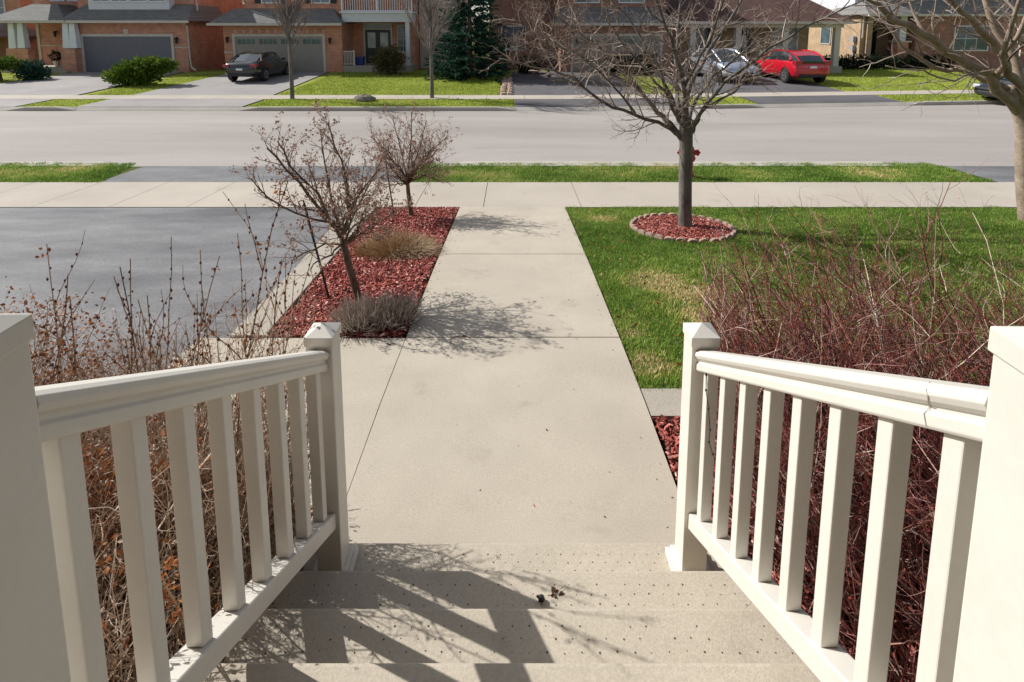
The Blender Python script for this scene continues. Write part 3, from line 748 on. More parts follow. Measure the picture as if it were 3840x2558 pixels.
# --- the tree at the right edge
t2 = thing('bare_tree', 'bare tan barked tree whose thick limbs cross the upper right corner', 'tree', (7.15, 7.2, -.45))
OFF = Vector((-7.15, -7.2, .45))
b = MB()
b.tube([p+OFF for p in smooth_pts([(7.22, 7.2, -.5), (7.16, 7.2, -.36), (7.06, 7.2, .1), (7.0, 7.2, .5), (6.96, 7.2, .85), (6.85, 7.2, 1.15), (6.6, 7.15, 1.42)], 3)], [.17, .14, .12, .115, .11, .108, .105, .104, .103, .102, .1, .1, .1, .1, .098, .096, .09, .085, .08], 14)
LB2 = [
 ([(6.85, 7.2, 1.1), (6.25, 7.05, 1.61), (5.73, 6.9, 1.84), (5.24, 6.75, 2.06), (4.75, 6.6, 2.28), (4.44, 6.45, 2.40), (3.94, 6.3, 2.66)], .072),
 ([(6.96, 7.2, 1.0), (6.75, 7.1, 1.4), (6.5, 7.05, 1.66), (6.24, 6.9, 1.9), (5.93, 6.75, 2.12), (5.43, 6.6, 2.45), (4.98, 6.45, 2.8)], .070),
 ([(6.6, 7.15, 1.42), (6.17, 7.3, 1.62), (5.84, 7.4, 1.70), (5.4, 7.5, 2.0), (5.0, 7.6, 2.5)], .045),
 ([(6.9, 7.2, 1.15), (6.8, 7.3, 1.8), (6.5, 7.4, 2.4), (6.3, 7.5, 3.2)], .07),
 ([(6.4, 7.1, 1.55), (6.1, 6.7, 1.9), (5.9, 6.4, 2.4), (5.8, 6.2, 3.0)], .04),
 ([(6.25, 7.05, 1.61), (5.9, 6.8, 1.66), (5.4, 6.6, 1.62), (4.9, 6.4, 1.70), (4.3, 6.2, 1.80)], .018),
 ([(5.73, 6.9, 1.84), (5.4, 7.1, 2.2), (5.2, 7.3, 2.7)], .028),
 ([(6.24, 6.9, 1.87), (6.3, 6.7, 2.3), (6.2, 6.5, 2.9)], .035),
]
cb = MB(); rng = random.Random(5)
for pts, r in LB2:
    q = [p+OFF for p in jit(smooth_pts(pts, 3), .018, rng)]; m_ = len(q)
    b.tube(q, [r*(1-.62*(i/(m_-1))) for i in range(m_)], 9)
    branch_out(cb, q, r*.7, r*.3, 0, [(3.4, .75, .8, .15, .15, .014, 6), (5, .34, .8, .2, .05, .006, 4), (5.5, .14, .8, .25, 0, .003, 3)], tips, rng, .15)
b.build('trunk', M['bark_tan'], t2, smooth=True)
cb.build('crown', M['twig_grey'], t2, rnd=True)

# --- the two standard hydrangeas with dried flower heads
def hydrangea(base, trunk, limbs, label, seed, extra, spread):
    rng = random.Random(seed)
    root = thing('hydrangea_tree', label, 'hydrangea', base)
    O = -Vector(base)
    b = MB()
    tp = smooth_pts(trunk, 3); m_ = len(tp)
    b.tube([p+O for p in tp], [.036-.010*i/(m_-1) for i in range(m_)], 9)
    top = Vector(trunk[-1]); cb = MB(); tips = []
    ends = [( [top+Vector(q) for q in l], r*.72) for l, r in limbs]
    for _ in range(extra):
        a = rng.uniform(0, 2*pi); e = rng.uniform(.35, 1.25)
        d = Vector((math.cos(a)*math.cos(e), math.sin(a)*math.cos(e), math.sin(e)))
        st = top+Vector((0, 0, -rng.uniform(0, .10)))
        q = wander(st, d, rng.uniform(.4, .68)*spread, 5, .16, .03, rng); ends.append((q, .010))
    for pts, r in ends:
        q = [p+O for p in jit(smooth_pts(pts, 2), .008, rng)]; m_ = len(q)
        b.tube(q, [r*(1-.6*i/(m_-1)) for i in range(m_)], 6)
        branch_out(cb, q, r*.7, r*.3, 0, [(14, .30*spread, .75, .13, .2, .005, 4), (12, .15*spread, .7, .15, .15, .003, 3)], tips, rng, .3)
    b.build('trunk', M['bark_brown'], root, smooth=True)
    cb.build('crown', M['twig_hyd'], root, rnd=True)
    fb = MB()
    for p, d in tips:
        if rng.random() < .35: continue
        n_ = rng.randint(6, 12)
        for _ in range(n_):
            q = p+d*rng.uniform(-.005, .05)+Vector((rng.gauss(0, .011), rng.gauss(0, .011), rng.gauss(0, .010)))
            fb.leaf(q, rng.uniform(.012, .026), min(1, max(0, rng.gauss(.5, .3))), rng, .8)
    fb.build('flower_head', M['flower'], root, rnd=True)['kind'] = 'stuff'
    return root
hydrangea((-1.328, 4.44, -.16), [(-1.328, 4.44, -.17), (-1.35, 4.44, -.05), (-1.40, 4.44, .15), (-1.44, 4.44, .34), (-1.46, 4.44, .46)],
  [([(0, 0, 0), (-.10, .02, .12), (-.28, .05, .36), (-.45, .05, .58), (-.60, .0, .78)], .026), ([(0, 0, -.05), (.05, .04, .22), (.03, .06, .52), (-.06, .1, .76), (-.11, .1, .98)], .018),
   ([(0, 0, -.04), (.10, -.03, .26), (.21, -.06, .44), (.36, -.06, .62)], .016), ([(-.1, .02, .12), (-.16, -.1, .42), (-.33, -.15, .66), (-.42, -.2, .88)], .018),
   ([(0, 0, 0), (-.12, .12, .3), (-.2, .25, .6), (-.25, .3, .85)], .016), ([(0, 0, -.02), (.1, .15, .2), (.2, .3, .45), (.3, .35, .62)], .014), ([(-.10, .02, .12), (-.35, -.12, .26), (-.52, -.2, .42), (-.64, -.22, .58)], .015)],
  'leaning bare standard hydrangea in front, beside the taller stake', 3, 20, .92)
hydrangea((-1.443, 7.42, -.47), [(-1.443, 7.42, -.48), (-1.45, 7.42, -.3), (-1.475, 7.42, -.08), (-1.48, 7.42, .10)],
  [([(0, 0, 0), (-.14, 0, .2), (-.33, .05, .42), (-.5, .0, .62)], .020), ([(0, 0, 0), (.04, .05, .3), (.06, .1, .6), (.06, .1, .95)], .018), ([(0, 0, 0), (.16, 0, .2), (.36, -.05, .42), (.58, -.05, .62)], .018),
   ([(0, 0, 0), (-.1, .15, .3), (-.2, .3, .62), (-.25, .3, .88)], .016), ([(0, 0, 0), (.14, -.15, .3), (.25, -.25, .6), (.32, -.3, .85)], .015)],
  'farther bare standard hydrangea with pale dried flower heads near the pavement', 9, 24, 1.02)
for base, top, lab in (((-1.612, 4.497, -.16), (-1.801, 4.497, .768), 'taller black metal garden stake leaning by the front hydrangea'), ((-1.679, 7.42, -.48), (-1.79, 7.45, .38), 'shorter black metal garden stake by the farther hydrangea')):
    b = MB(); P0 = Vector(base); P1 = Vector(top)
    n_ = 22; pts = []; rd = []
    for i in range(n_+1):
        pts.append(P0.lerp(P1, i/n_)); rd.append(.0115 if i % 2 else .0105)
    rd[0] = .003; rd[-1] = .004
    b.tube(pts, rd, 8)
    tag(b.build('garden_stake', M['stake'], smooth=True), lab, 'stake')

# --- ornamental grass mound in the bed
def mound(name, mat, cx, cy, rx, ry, h, n, label, cat, rng, flop=.9, w=.003, up=.5, kind=None, group=None):
    root = thing(name, label, cat, (cx, cy, gz(cx, cy)-.02), group)
    b = MB()
    for _ in range(n):
        a = rng.uniform(0, 2*pi); r = math.sqrt(rng.random())
        p = Vector((rx*r*.75*math.cos(a), ry*r*.75*math.sin(a), 0))
        d = Vector((math.cos(a)*r*flop+rng.gauss(0, .35), math.sin(a)*r*flop+rng.gauss(0, .35), up+rng.random()*.6)).normalized()
        L = h*rng.uniform(.7, 1.3)*(1.15-.3*r)
        pts = wander(p, d, L, 4, .1, -.16*flop, rng)
        t = min(1, max(0, rng.gauss(.5, .25)))
        b.tube(pts, [w, w, w*.8, w*.5, w*.2], 3, t, False)
    b.build('foliage', mat, root, rnd=True)
    return root
rng = random.Random(4)
mound('grass_clump', M['straw'], -1.30, 5.78, .44, .24, .26, 5200, 'low straw coloured ornamental grass mound in the red mulch', 'grass clump', rng, 1.1, .0028, .22)
LAVS = [(-1.22, 3.98, .16, 'leftmost grey lavender tuft, next to the left newel post'), (-1.05, 4.02, .17, 'middle grey lavender tuft above the left slab'), (-.92, 4.06, .15, 'rightmost grey lavender tuft beside the walkway')]
for lx, ly, lr, lab in LAVS:
    mound('lavender', M['lav'], lx, ly, lr, lr, .23, 520, lab, 'lavender', rng, .45, .0036, .8, group='grey lavender tufts along the slab')

# --- dense twiggy shrubs
def shrub(name, label, cat, region, zone, nst, hgt, lean, mat, seed, spec, r0=.006, leaves=None, wob=.14, outw=.0, bound=None):
    rng = random.Random(seed)
    (x0, x1, y0, y1) = region; cx, cy = (x0+x1)/2, (y0+y1)/2
    root = thing(name, label, cat, (cx, cy, gz(cx, cy)-.02)); O = -Vector(root.location)
    b = MB(); lb = MB(); tips = []
    if bound: CHECK[0] = lambda w: bound(w.x-O.x, w.y-O.y, w.z-O.z)
    for _ in range(nst):
        x = rng.uniform(x0, x1); y = rng.uniform(y0, y1)
        H = hgt(x, y)*rng.uniform(.55, 1.1)
        d = Vector((lean[0]+rng.gauss(0, .30)+outw*(x-cx)/(x1-x0), lean[1]+rng.gauss(0, .30)+outw*(y-cy)/(y1-y0), 1))
        q = wander(Vector((x, y, gz(x, y)-.02))+O, d, H, 7, wob, -.02, rng)
        if bound:
            k_ = 0
            while k_ < len(q) and CHECK[0](q[k_]): k_ += 1
            q = q[:k_]
            if len(q) < 4: continue
        rd = r0*rng.uniform(.5, 1.2)
        b.tube(q, [rd*(1-.7*i/7) for i in range(len(q))], 4, min(1, max(0, rng.gauss(.5, .27))), False)
        tl = []
        branch_out(b, q, rd*.8, rd*.3, 0, spec, tl, rng, .15)
        tips += tl
        if leaves:
            keep, sz, clump = leaves
            for p, dd in tl:
                if rng.random() < keep(p.x-O.x, p.y-O.y, p.z-O.z):
                    for _k in range(clump):
                        lb.leaf(p+Vector((rng.gauss(0, .015), rng.gauss(0, .015), rng.gauss(0, .015))), rng.uniform(*sz), min(1, max(0, rng.gauss(.5, .25))), rng, .6)
    CHECK[0] = None
    b.build('branches', mat, root, rnd=True)
    return root, lb, tips, O
def hL(x, y): return 1.18+.10*math.sin(x*5+y*3)
def keepL(x, y, z):
    c = vnoise(np.array([x*3.2+z*1.3]), np.array([y*3.2+z*2.6]), 1.0, 17)[0]
    return .95 if c > .68 else (.12 if c > .5 else .02)
def bL(x, y, z): return x < -.745-.25*max(0, y-1.95) and z < 1.25+.08*math.sin(x*7+y*4)-max(0, y-2.0)*.8 and y < 2.45 and not (x+1.109*z > -.68 and y-.462*z > 1.91)
sh, lb, tipsL, OL = shrub('leafy_shrub', 'tangled brown shrub with orange dead leaves behind the left railing', 'shrub', (-2.5, -.80, .60, 2.2), None, 1350, hL, (-.02, .0), M['twig_tan'], 31,
   [(11, .24, 1.0, .22, .1, .0034, 4), (15, .09, 1.0, .25, .0, .0022, 3)], .0048, (keepL, (.010, .024), 4), .18, 0, bL)
lb.build('dead_leaves', M['dryleaf'], sh, rnd=True)['kind'] = 'stuff'
rng = random.Random(88); lb = MB()
for p, d in tipsL:
    if rng.random() < .62:
        lb.leaf(p+Vector((rng.gauss(0, .01), rng.gauss(0, .01), rng.gauss(0, .01))), rng.uniform(.008, .018), min(1, max(0, rng.gauss(.5, .3))), rng, .45)
lb.build('curled_leaves', M['paleleaf'], sh, rnd=True)['kind'] = 'stuff'
sh3, lb3, tips3, _ = shrub('leafy_shrub', 'brown shrub end with orange leaves right beside the lower left newel post', 'shrub', (-1.45, -.79, 1.35, 2.05), None, 430, lambda x, y: 1.30, (-.03, .0), M['twig_tan'], 37,
   [(10, .22, 1.0, .22, .1, .0032, 4), (15, .09, 1.0, .25, .0, .0021, 3)], .0046, (keepL, (.010, .024), 4), .15, 0, bL)
lb3.build('dead_leaves', M['dryleaf'], sh3, rnd=True)['kind'] = 'stuff'
lb = MB()
for p, d in tips3:
    if rng.random() < .6: lb.leaf(p, rng.uniform(.008, .018), min(1, max(0, rng.gauss(.5, .3))), rng, .45)
lb.build('curled_leaves', M['paleleaf'], sh3, rnd=True)['kind'] = 'stuff'
# the taller budded shoots that stand above it
def shoots(label, pts, seed):
    rng = random.Random(seed)
    root = thing('budded_shrub', label, 'shrub', (pts[0][0], pts[0][1], gz(*pts[0][:2])-.02)); O = -Vector(root.location)
    b = MB(); bb = MB(); lf = MB()
    for (x, y, H, lx) in pts:
        y = y-.14; z0 = gz(x, y)
        q = wander(Vector((x, y, z0))+O, (lx, rng.gauss(0, .05), 1), H, 10, .06, 0, rng)
        b.tube(q, [.0038*(1-.55*i/10) for i in range(11)], 5, rng.uniform(.1, .7), False)
        br = [(q, .55)]
        for _ in range(rng.randint(2, 5)):
            p, d = at_len(q, rng.uniform(.5, .85)); w_ = wander(p, side_dir(d, .55, rng, .2), H*rng.uniform(.10, .22), 5, .10, .02, rng)
            b.tube(w_, [.0022*(1-.5*i/5) for i in range(6)], 4, rng.uniform(.1, .7), False); br.append((w_, .2))
        for w_, lo in br:
            L = sum((w_[i+1]-w_[i]).length for i in range(len(w_)-1)); n_ = max(2, int(L*(1-lo)/.042))
            for i in range(n_):
                p, d = at_len(w_, min(.999, lo+(1-lo)*(i+rng.uniform(-.2, .2))/n_ if i else lo))
                k_ = rng.uniform(.6, 1.25)
                bb.lathe([(.0006, p.z-.006*k_), (.0036*k_, p.z-.002), (.0036*k_, p.z+.003), (.0006, p.z+.007*k_)], p.x+rng.gauss(0, .003), p.y+rng.gauss(0, .003), 5)
                if rng.random() < .10:
                    for _k in range(5): lf.leaf(p+Vector((rng.gauss(0, .012), rng.gauss(0, .012), rng.gauss(0, .012))), rng.uniform(.010, .022), rng.random(), rng, .6)
    b.build('branches', M['twig_tan'], root, rnd=True)
    bb.build('buds', M['bud'], root)['kind'] = 'stuff'
    lf.build('dead_leaves', M['dryleaf'], root, rnd=True)['kind'] = 'stuff'
shoots('tall bare budded shrub rising above the brown shrub left of the front hydrangea', [(-1.09, 2.03, 1.80, .005), (-1.05, 1.98, 1.48, .02), (-1.10, 2.05, 1.45, -.12), (-.98, 2.0, 1.40, .06), (-1.12, 2.02, 1.40, -.20), (-.95, 2.08, 1.36, .08), (-1.15, 1.95, 1.34, -.05), (-1.02, 2.1, 1.42, .10), (-1.25, 2.0, 1.42, -.10), (-1.30, 2.05, 1.36, .12), (-.92, 1.98, 1.30, -.02)], 12)
shoots('thin bare budded shoots at the left edge above the left upper post', [(-1.86, 2.0, 1.40, -.02), (-1.78, 1.98, 1.32, .03), (-1.70, 2.0, 1.44, -.06), (-1.62, 2.0, 1.38, .0), (-1.55, 2.04, 1.42, .03), (-1.52, 1.98, 1.36, -.12), (-1.45, 2.0, 1.30, .10), (-1.38, 2.0, 1.38, .02), (-1.60, 2.1, 1.3, .12), (-1.95, 2.0, 1.35, .02)], 13)

def hR(x, y): return 1.17+.14*math.sin(x*3+1)+.10*math.sin(y*5)
def keepR(x, y, z): return .16
def bR(x, y, z): return x > max(.745, .745+(y-1.6)*.26) and z < 1.54+.10*math.sin(x*9+y*5)-max(0, y-2.6)*.25
shr, lb, _, _ = shrub('red_twig_shrub', 'dense red twigged barberry shrub behind the right railing', 'shrub', (.95, 4.9, .55, 2.95), None, 1500, hR, (-.38, .16), M['twig_red'], 44,
   [(8, .34, .65, .16, .0, 0.0032, 5), (11, .13, .8, .2, .0, .0021, 3)], .0060, (keepR, (.008, .018), 1), .13, .35, bR)
sh2, lb2, _, _ = shrub('red_twig_shrub', 'sparser red twigged barberry nearest the walkway, reaching over the lawn', 'shrub', (1.02, 2.0, 1.9, 2.88), None, 260, hR, (-.22, .22), M['twig_red'], 45,
   [(8, .34, .65, .16, .0, 0.0032, 5), (11, .13, .8, .2, .0, .0021, 3)], .0060, (keepR, (.008, .018), 1), .13, .5, bR)
lb2.build('buds', M['redleaf'], sh2, rnd=True)['kind'] = 'stuff'
lb.build('buds', M['redleaf'], shr, rnd=True)['kind'] = 'stuff'

# ------------------------------------------------------------------ foliage masses far away
def tuft_mass(b, cx, cy, cz, rx, ry, rz, n, size, rng, aspect=.45, shell=.55, updir=.2):
    for _ in range(n):
        d = Vector((rng.gauss(0, 1), rng.gauss(0, 1), rng.gauss(0, 1))).normalized()
        r = shell+(1-shell)*rng.random()
        lump = 1+.22*math.sin(d.x*7+cx)*math.sin(d.y*6+cy)+.12*math.sin(d.z*9)
        p = Vector((cx+d.x*rx*r*lump, cy+d.y*ry*r*lump, cz+d.z*rz*r*lump))
        dd = (d+Vector((rng.gauss(0, .5), rng.gauss(0, .5), updir+rng.gauss(0, .5))))
        b.leaf(p, size*rng.uniform(.6, 1.4), min(1, max(0, rng.gauss(.5, .25))), rng, aspect, dd)
# juniper between the driveways: several leaning sprays
rng = random.Random(77)
root = thing('juniper_bush', 'clipped bright green juniper on the grass strip between the pale driveways', 'bush', (-17.0, 24.6, -.5))
b = MB()
for (x, y, z, rx, ry, rz, n_) in ((-.75, 0, .45, .75, .6, .42, 1500), (.35, 0, .85, .85, .7, .40, 1800), (.0, .1, .5, .8, .6, .5, 1300), (1.0, 0, .95, .6, .5, .26, 900), (-.3, -.2, .75, .5, .5, .4, 900)):
    tuft_mass(b, x, y, z, rx, ry, rz, n_, .16, rng, .5, .45, .5)
b.build('foliage', M['juniper'], root, rnd=True)
b = MB(); b.tube([(0, 0, -.05), (.1, 0, .3), (.3, 0, .6)], [.06, .05, .04], 7); b.tube([(0, 0, 0), (-.3, 0, .35)], [.05, .03], 7); b.build('trunk', M['bark_brown'], root)
root = thing('juniper_bush', 'flat layered green juniper at the far left edge before the brick porch', 'bush', (-24.9, 26.2, -.45))
b = MB()
for (x, y, z, rx, ry, rz, n_) in ((-.9, 0, .95, 1.0, .7, .25, 1600), (.2, 0, .85, .8, .7, .28, 1300), (-.8, -.4, .25, .8, .6, .25, 1000)):
    tuft_mass(b, x, y, z, rx, ry, rz, n_, .15, rng, .5, .4, .5)
b.build('foliage', M['juniper'], root, rnd=True)
b = MB(); b.tube([(0, 0, -.05), (-.1, 0, .8)], [.07, .05], 7); b.build('trunk', M['bark_brown'], root)
root = thing('spruce_shrub', 'rounded dark blue green dwarf spruce beside the left juniper', 'bush', (-23.7, 26.6, -.45))
b = MB(); tuft_mass(b, 0, 0, .42, .72, .6, .52, 3000, .12, rng, .4, .3, .3); b.build('foliage', M['spruce'], root, rnd=True)
b = MB(); b.tube([(0, 0, -.05), (0, 0, .5)], [.05, .03], 7); b.build('trunk', M['bark_brown'], root)
root = thing('porch_shrub', 'brown green shrub right of the balcony house entrance', 'bush', (-6.55, 28.6, -.35))
b = MB(); tuft_mass(b, 0, 0, .75, .85, .6, .75, 2600, .16, rng, .4, .3, .3); b.build('foliage', M['brownshrub'], root, rnd=True)
root = thing('hedge', 'long low dark clipped hedge before the tan brick house', 'hedge', (21, 29.4+shift(21), -.32))
b = MB()
for i in range(26): tuft_mass(b, -5.2+i*.42, .045*i, .38, .38, .40, .42, 360, .13, rng, .5, .4, .2)
b.build('foliage', M['hedge'], root, rnd=True)
# low dark evergreens between driveway C and the house
for (x, y, s_, lab) in ((.9, 29.3, .6, 'low dark evergreen beside the big spruce'), (7.0, 28.6, .8, 'dark rounded evergreen left of the silver car'), (5.9, 29.4, .7, 'dark evergreen between the driveways behind the tree')):
    root = thing('dark_evergreen', lab, 'bush', (x, y, gz(x, y)-.02), 'dark evergreens by the middle house')
    b = MB(); tuft_mass(b, 0, 0, s_*.7, s_, s_*.7, s_*.75, 1700, .15, rng, .4, .3, .3); b.build('foliage', M['hedge'], root, rnd=True)

# big spruce
def spruce(loc, H, Rr, label, seed):
    rng = random.Random(seed)
    root = thing('spruce_tree', label, 'tree', loc)
    b = MB(); b.tube([(0, 0, -.1), (0, 0, H)], [.16, .02], 8); b.build('trunk', M['bark_brown'], root)
    f = MB()
    z = .15
    while z < H:
        rad_ = Rr*(1-z/H)**.8+.08
        for k in range(int(9+14*rad_/Rr)):
            a = rng.uniform(0, 2*pi); L = rad_*rng.uniform(.75, 1.12)
            q = wander((0, 0, z+rng.uniform(-.08, .08)), (math.cos(a), math.sin(a), -.12), L, 5, .06, .035, rng)
            n_ = int(20*L/Rr)+5
            for i in range(n_*2):
                p, d = at_len(q, min(.999, .2+.8*rng.random()))
                f.leaf(p+Vector((rng.gauss(0, .05), rng.gauss(0, .05), rng.gauss(0, .03))), rng.uniform(.14, .30), min(1, max(0, rng.gauss(.45, .25))), rng, .30, (d+Vector((rng.gauss(0, .5), rng.gauss(0, .5), -.25+rng.gauss(0, .3)))))
        z += .24
    f.build('crown', M['spruce'], root, rnd=True)
spruce((-2.15, 27.6, -.38), 7.2, 2.2, 'large dark blue green spruce right of the balcony house', 8)

# vase shaped boulevard trees
def vase(loc, H, W, hb, label, seed, mat):
    rng = random.Random(seed)
    root = thing('boulevard_tree', label, 'tree', loc, 'young vase shaped boulevard trees')
    b = MB(); tips = []; cb = MB()
    b.tube([(0, 0, -.1), (0, 0, .05), (.01, 0, hb*.5), (0, 0, hb), (0, 0, hb*1.5), (.02, 0, H*.9)], [.12, .085, .075, .065, .05, .008], 10)
    for i in range(30):
        z = hb*rng.uniform(.92, 1.9) if i < 20 else rng.uniform(hb*1.4, H*.7)
        a = rng.uniform(0, 2*pi); e = rng.uniform(1.0, 1.25)
        d = (math.cos(a)*math.cos(e), math.sin(a)*math.cos(e), math.sin(e))
        L = (H-z)*rng.uniform(.6, .85)
        q = wander((0, 0, z), d, L, 8, .07, .012, rng)
        q = [Vector((max(-W, min(W, p.x)), max(-W, min(W, p.y)), p.z)) for p in q]
        b.tube(q, [.026*(1-.8*k/8) for k in range(9)], 5)
        branch_out(cb, q, .018, .006, 0, [(3.6, .6, .42, .08, .12, .009, 4), (4.2, .3, .45, .1, .05, .006, 3)], tips, rng, .12)
    b.build('trunk', M['bark_grey'], root, smooth=True); cb.build('crown', mat, root, rnd=True)
vase((-8.52, 20.73, -.6), 5.4, 1.0, 1.75, 'vase shaped bare boulevard tree before the taupe garage door', 61, M['twig_pink'])
vase((-3.14, 20.98, -.6), 5.8, 1.05, 1.65, 'vase shaped bare boulevard tree beside the big spruce', 62, M['twig_far'])
# copper-brown ornamental tree and other bare trees in the middle distance
def bushy(name, loc, H, W, label, seed, mat, leafn=0, lmat=None, nl=14):
    rng = random.Random(seed)
    root = thing(name, label, 'tree', loc)
    b = MB(); cb = MB(); tips = []
    b.tube([(0, 0, -.1), (0, 0, H*.25)], [.12, .09], 8)
    for i in range(nl):
        a = 2*pi*i/nl+rng.uniform(-.2, .2); e = rng.uniform(.35, 1.2)
        q = wander((0, 0, H*rng.uniform(.12, .28)), (math.cos(a)*math.cos(e)*W/H*1.6, math.sin(a)*math.cos(e)*W/H*1.6, math.sin(e)), H*rng.uniform(.6, .8), 7, .12, .0, rng)
        b.tube(q, [.05*(1-.85*k/7) for k in range(8)], 5)
        branch_out(cb, q, .03, .01, 0, [(4.5, .8, .7, .15, .05, .012, 4), (5, .4, .7, .2, 0, .008, 3)], tips, rng, .15)
    b.build('trunk', M['bark_brown'], root); cb.build('crown', mat, root, rnd=True)
    if leafn:
        lb = MB()
        for p, d in tips:
            for _ in range(leafn): lb.leaf(p+Vector((rng.gauss(0, .1), rng.gauss(0, .1), rng.gauss(0, .1))), rng.uniform(.06, .13), min(1, max(0, rng.gauss(.5, .25))), rng, .6)
        lb.build('leaves', lmat, root, rnd=True)['kind'] = 'stuff'
bushy('ornamental_tree', (1.9, 27.6, -.35), 4.6, 3.0, 'low copper brown ornamental tree right of the big spruce', 71, M['twig_pink'], 1, M['copper'], 22)
bushy('ornamental_tree', (26.5, 27.5, -.3), 5.2, 3.4, 'reddish bare tree before the maroon brick house at far right', 72, M['twig_pink'])

# boulder, hydrant, drain, rock edging
rng = random.Random(3)
b = MB()
nlat, nlon = 7, 12
for i in range(nlat+1):
    th = pi*i/nlat
    for j in range(nlon):
        ph = 2*pi*j/nlon; k = 1+rng.uniform(-.12, .12)
        b.v.append((.42*math.sin(th)*math.cos(ph)*k, .28*math.sin(th)*math.sin(ph)*k, .17*math.cos(th)*k+.06))
for i in range(nlat):
    for j in range(nlon):
        j2 = (j+1) % nlon; b.f.append((i*nlon+j, (i+1)*nlon+j, (i+1)*nlon+j2, i*nlon+j2)); b.r.append(0); b.mi.append(0)
tag(b.build('boulder', M['rock'], smooth=False, loc=(-5.6, 20.3, -.56)), 'flat brown boulder on the far boulevard grass', 'boulder')
hy = thing('fire_hydrant', 'red fire hydrant partly hidden behind the grey tree trunk', 'hydrant', (3.30, 9.85, gz(3, 9.85)))
b = MB(); b.lathe([(.14, -.03), (.14, .03), (.10, .04), (.095, .10), (.085, .12), (.085, .42), (.12, .43), (.12, .46), (.10, .47), (.105, .52), (.085, .58), (.04, .62), (.028, .63), (.028, .66), (.001, .665)], 0, 0, 20)
b.build('body', M['hydrant'], hy, smooth=False)
for sx in (-1, 1):
    b = MB(); b.lathe([(.05, sx*.08), (.05, sx*.15), (.062, sx*.155), (.062, sx*.18), (.02, sx*.185), (.02, sx*.215)], 0, .47, 12, 'x'); b.build('hose_cap', M['hydrant'], hy)
b = MB(); b.lathe([(.06, -.08), (.06, -.15), (.072, -.155), (.072, -.18), (.02, -.185), (.02, -.21)], 0, .40, 12, 'y'); b.build('pumper_cap', M['hydrant'], hy)
dr = thing('storm_drain', 'dark iron curb inlet of the storm drain at the near road edge', 'drain', (-.7, 11.28, -.72))
b = MB(); b.box(-.33, .33, -.13, .16, -.05, .008); b.build('frame', M['rock'], dr)
b = MB()
for i in range(9): b.box(-.30+i*.068, -.27+i*.068, -.11, .14, .009, .022)
b.build('grate', M['lamp'], dr)
re_root = None
for i in range(9):
    for j in range(2):
        x = -.38+j*.28+rng.gauss(0, .03); y = 21.9+i*.62+rng.gauss(0, .04)
        b = MB(); n_ = 9
        rr_ = [rng.uniform(.12, .17) for _ in range(n_)]
        vs = [(rr_[k]*math.cos(2*pi*k/n_), rr_[k]*1.5*math.sin(2*pi*k/n_), -.03) for k in range(n_)]+[(rr_[k]*.8*math.cos(2*pi*k/n_), rr_[k]*1.2*math.sin(2*pi*k/n_), .09) for k in range(n_)]
        b.add(vs, [tuple(range(n_))[::-1], tuple(range(n_, 2*n_))]+[(k, (k+1) % n_, (k+1) % n_+n_, k+n_) for k in range(n_)])
        tag(b.build('edging_rock', M['edging'], bevel=.015, loc=(x, y, gz(x, y))), 'pale edging rock in the rows between the far lawn and the dark driveway', 'rock', 'rows of edging rocks by the dark driveway')

# ------------------------------------------------------------------ houses
def part(parent, name, mat, *boxes, bevel=0):
    b = MB()
    for x in boxes: b.box(*x)
    return b.build(name, mat, parent, bevel=bevel)
def hip(parent, x0, x1, y0, y1, z, rise, ix, iy0, iy1, mat, name='roof', th=.16):
    """hip roof: eave rectangle at z, top rectangle inset; the eave has a fascia"""
    b = MB()
    b.hexa([(x0, y0, z), (x1, y0, z), (x1, y1, z), (x0, y1, z)], [(x0, y0, z+.03), (x1, y0, z+.03), (x1, y1, z+.03), (x0, y1, z+.03)])
    b.hexa([(x0+.001, y0+.001, z+.032), (x1-.001, y0+.001, z+.032), (x1-.001, y1-.001, z+.032), (x0+.001, y1-.001, z+.032)], [(x0+ix, y0+iy0, z+rise), (x1-ix, y0+iy0, z+rise), (x1-ix, y1-iy1, z+rise), (x0+ix, y1-iy1, z+rise)])
    r = b.build(name, mat, parent)
    part(parent, 'gutter', M['trim'], (x0-.04, x1+.04, y0-.10, y0-.002, z-.10, z+.035))
    return r
def window(parent, x0, x1, y, z0, z1, nx=2, nz=2, pane='pane', frame='white', depth=.06):
    fr = part(parent, 'window', M[frame], (x0-.06, x0, y-depth, y+.02, z0-.06, z1+.06), (x1, x1+.06, y-depth, y+.02, z0-.06, z1+.06), (x0, x1, y-depth, y+.02, z1, z1+.06), (x0, x1, y-depth, y+.02, z0-.06, z0))
    part(fr, 'pane', M[pane], (x0, x1, y-.02, y+.012, z0, z1))
    bx = [(x0+(x1-x0)*i/nx-.012, x0+(x1-x0)*i/nx+.012, y-.034, y-.0205, z0, z1) for i in range(1, nx)]
    bx += [(x0, x1, y-.036, y-.0345, z0+(z1-z0)*i/nz-.012, z0+(z1-z0)*i/nz+.012) for i in range(1, nz)]
    if bx: part(fr, 'muntin', M[frame], *bx)
    return fr
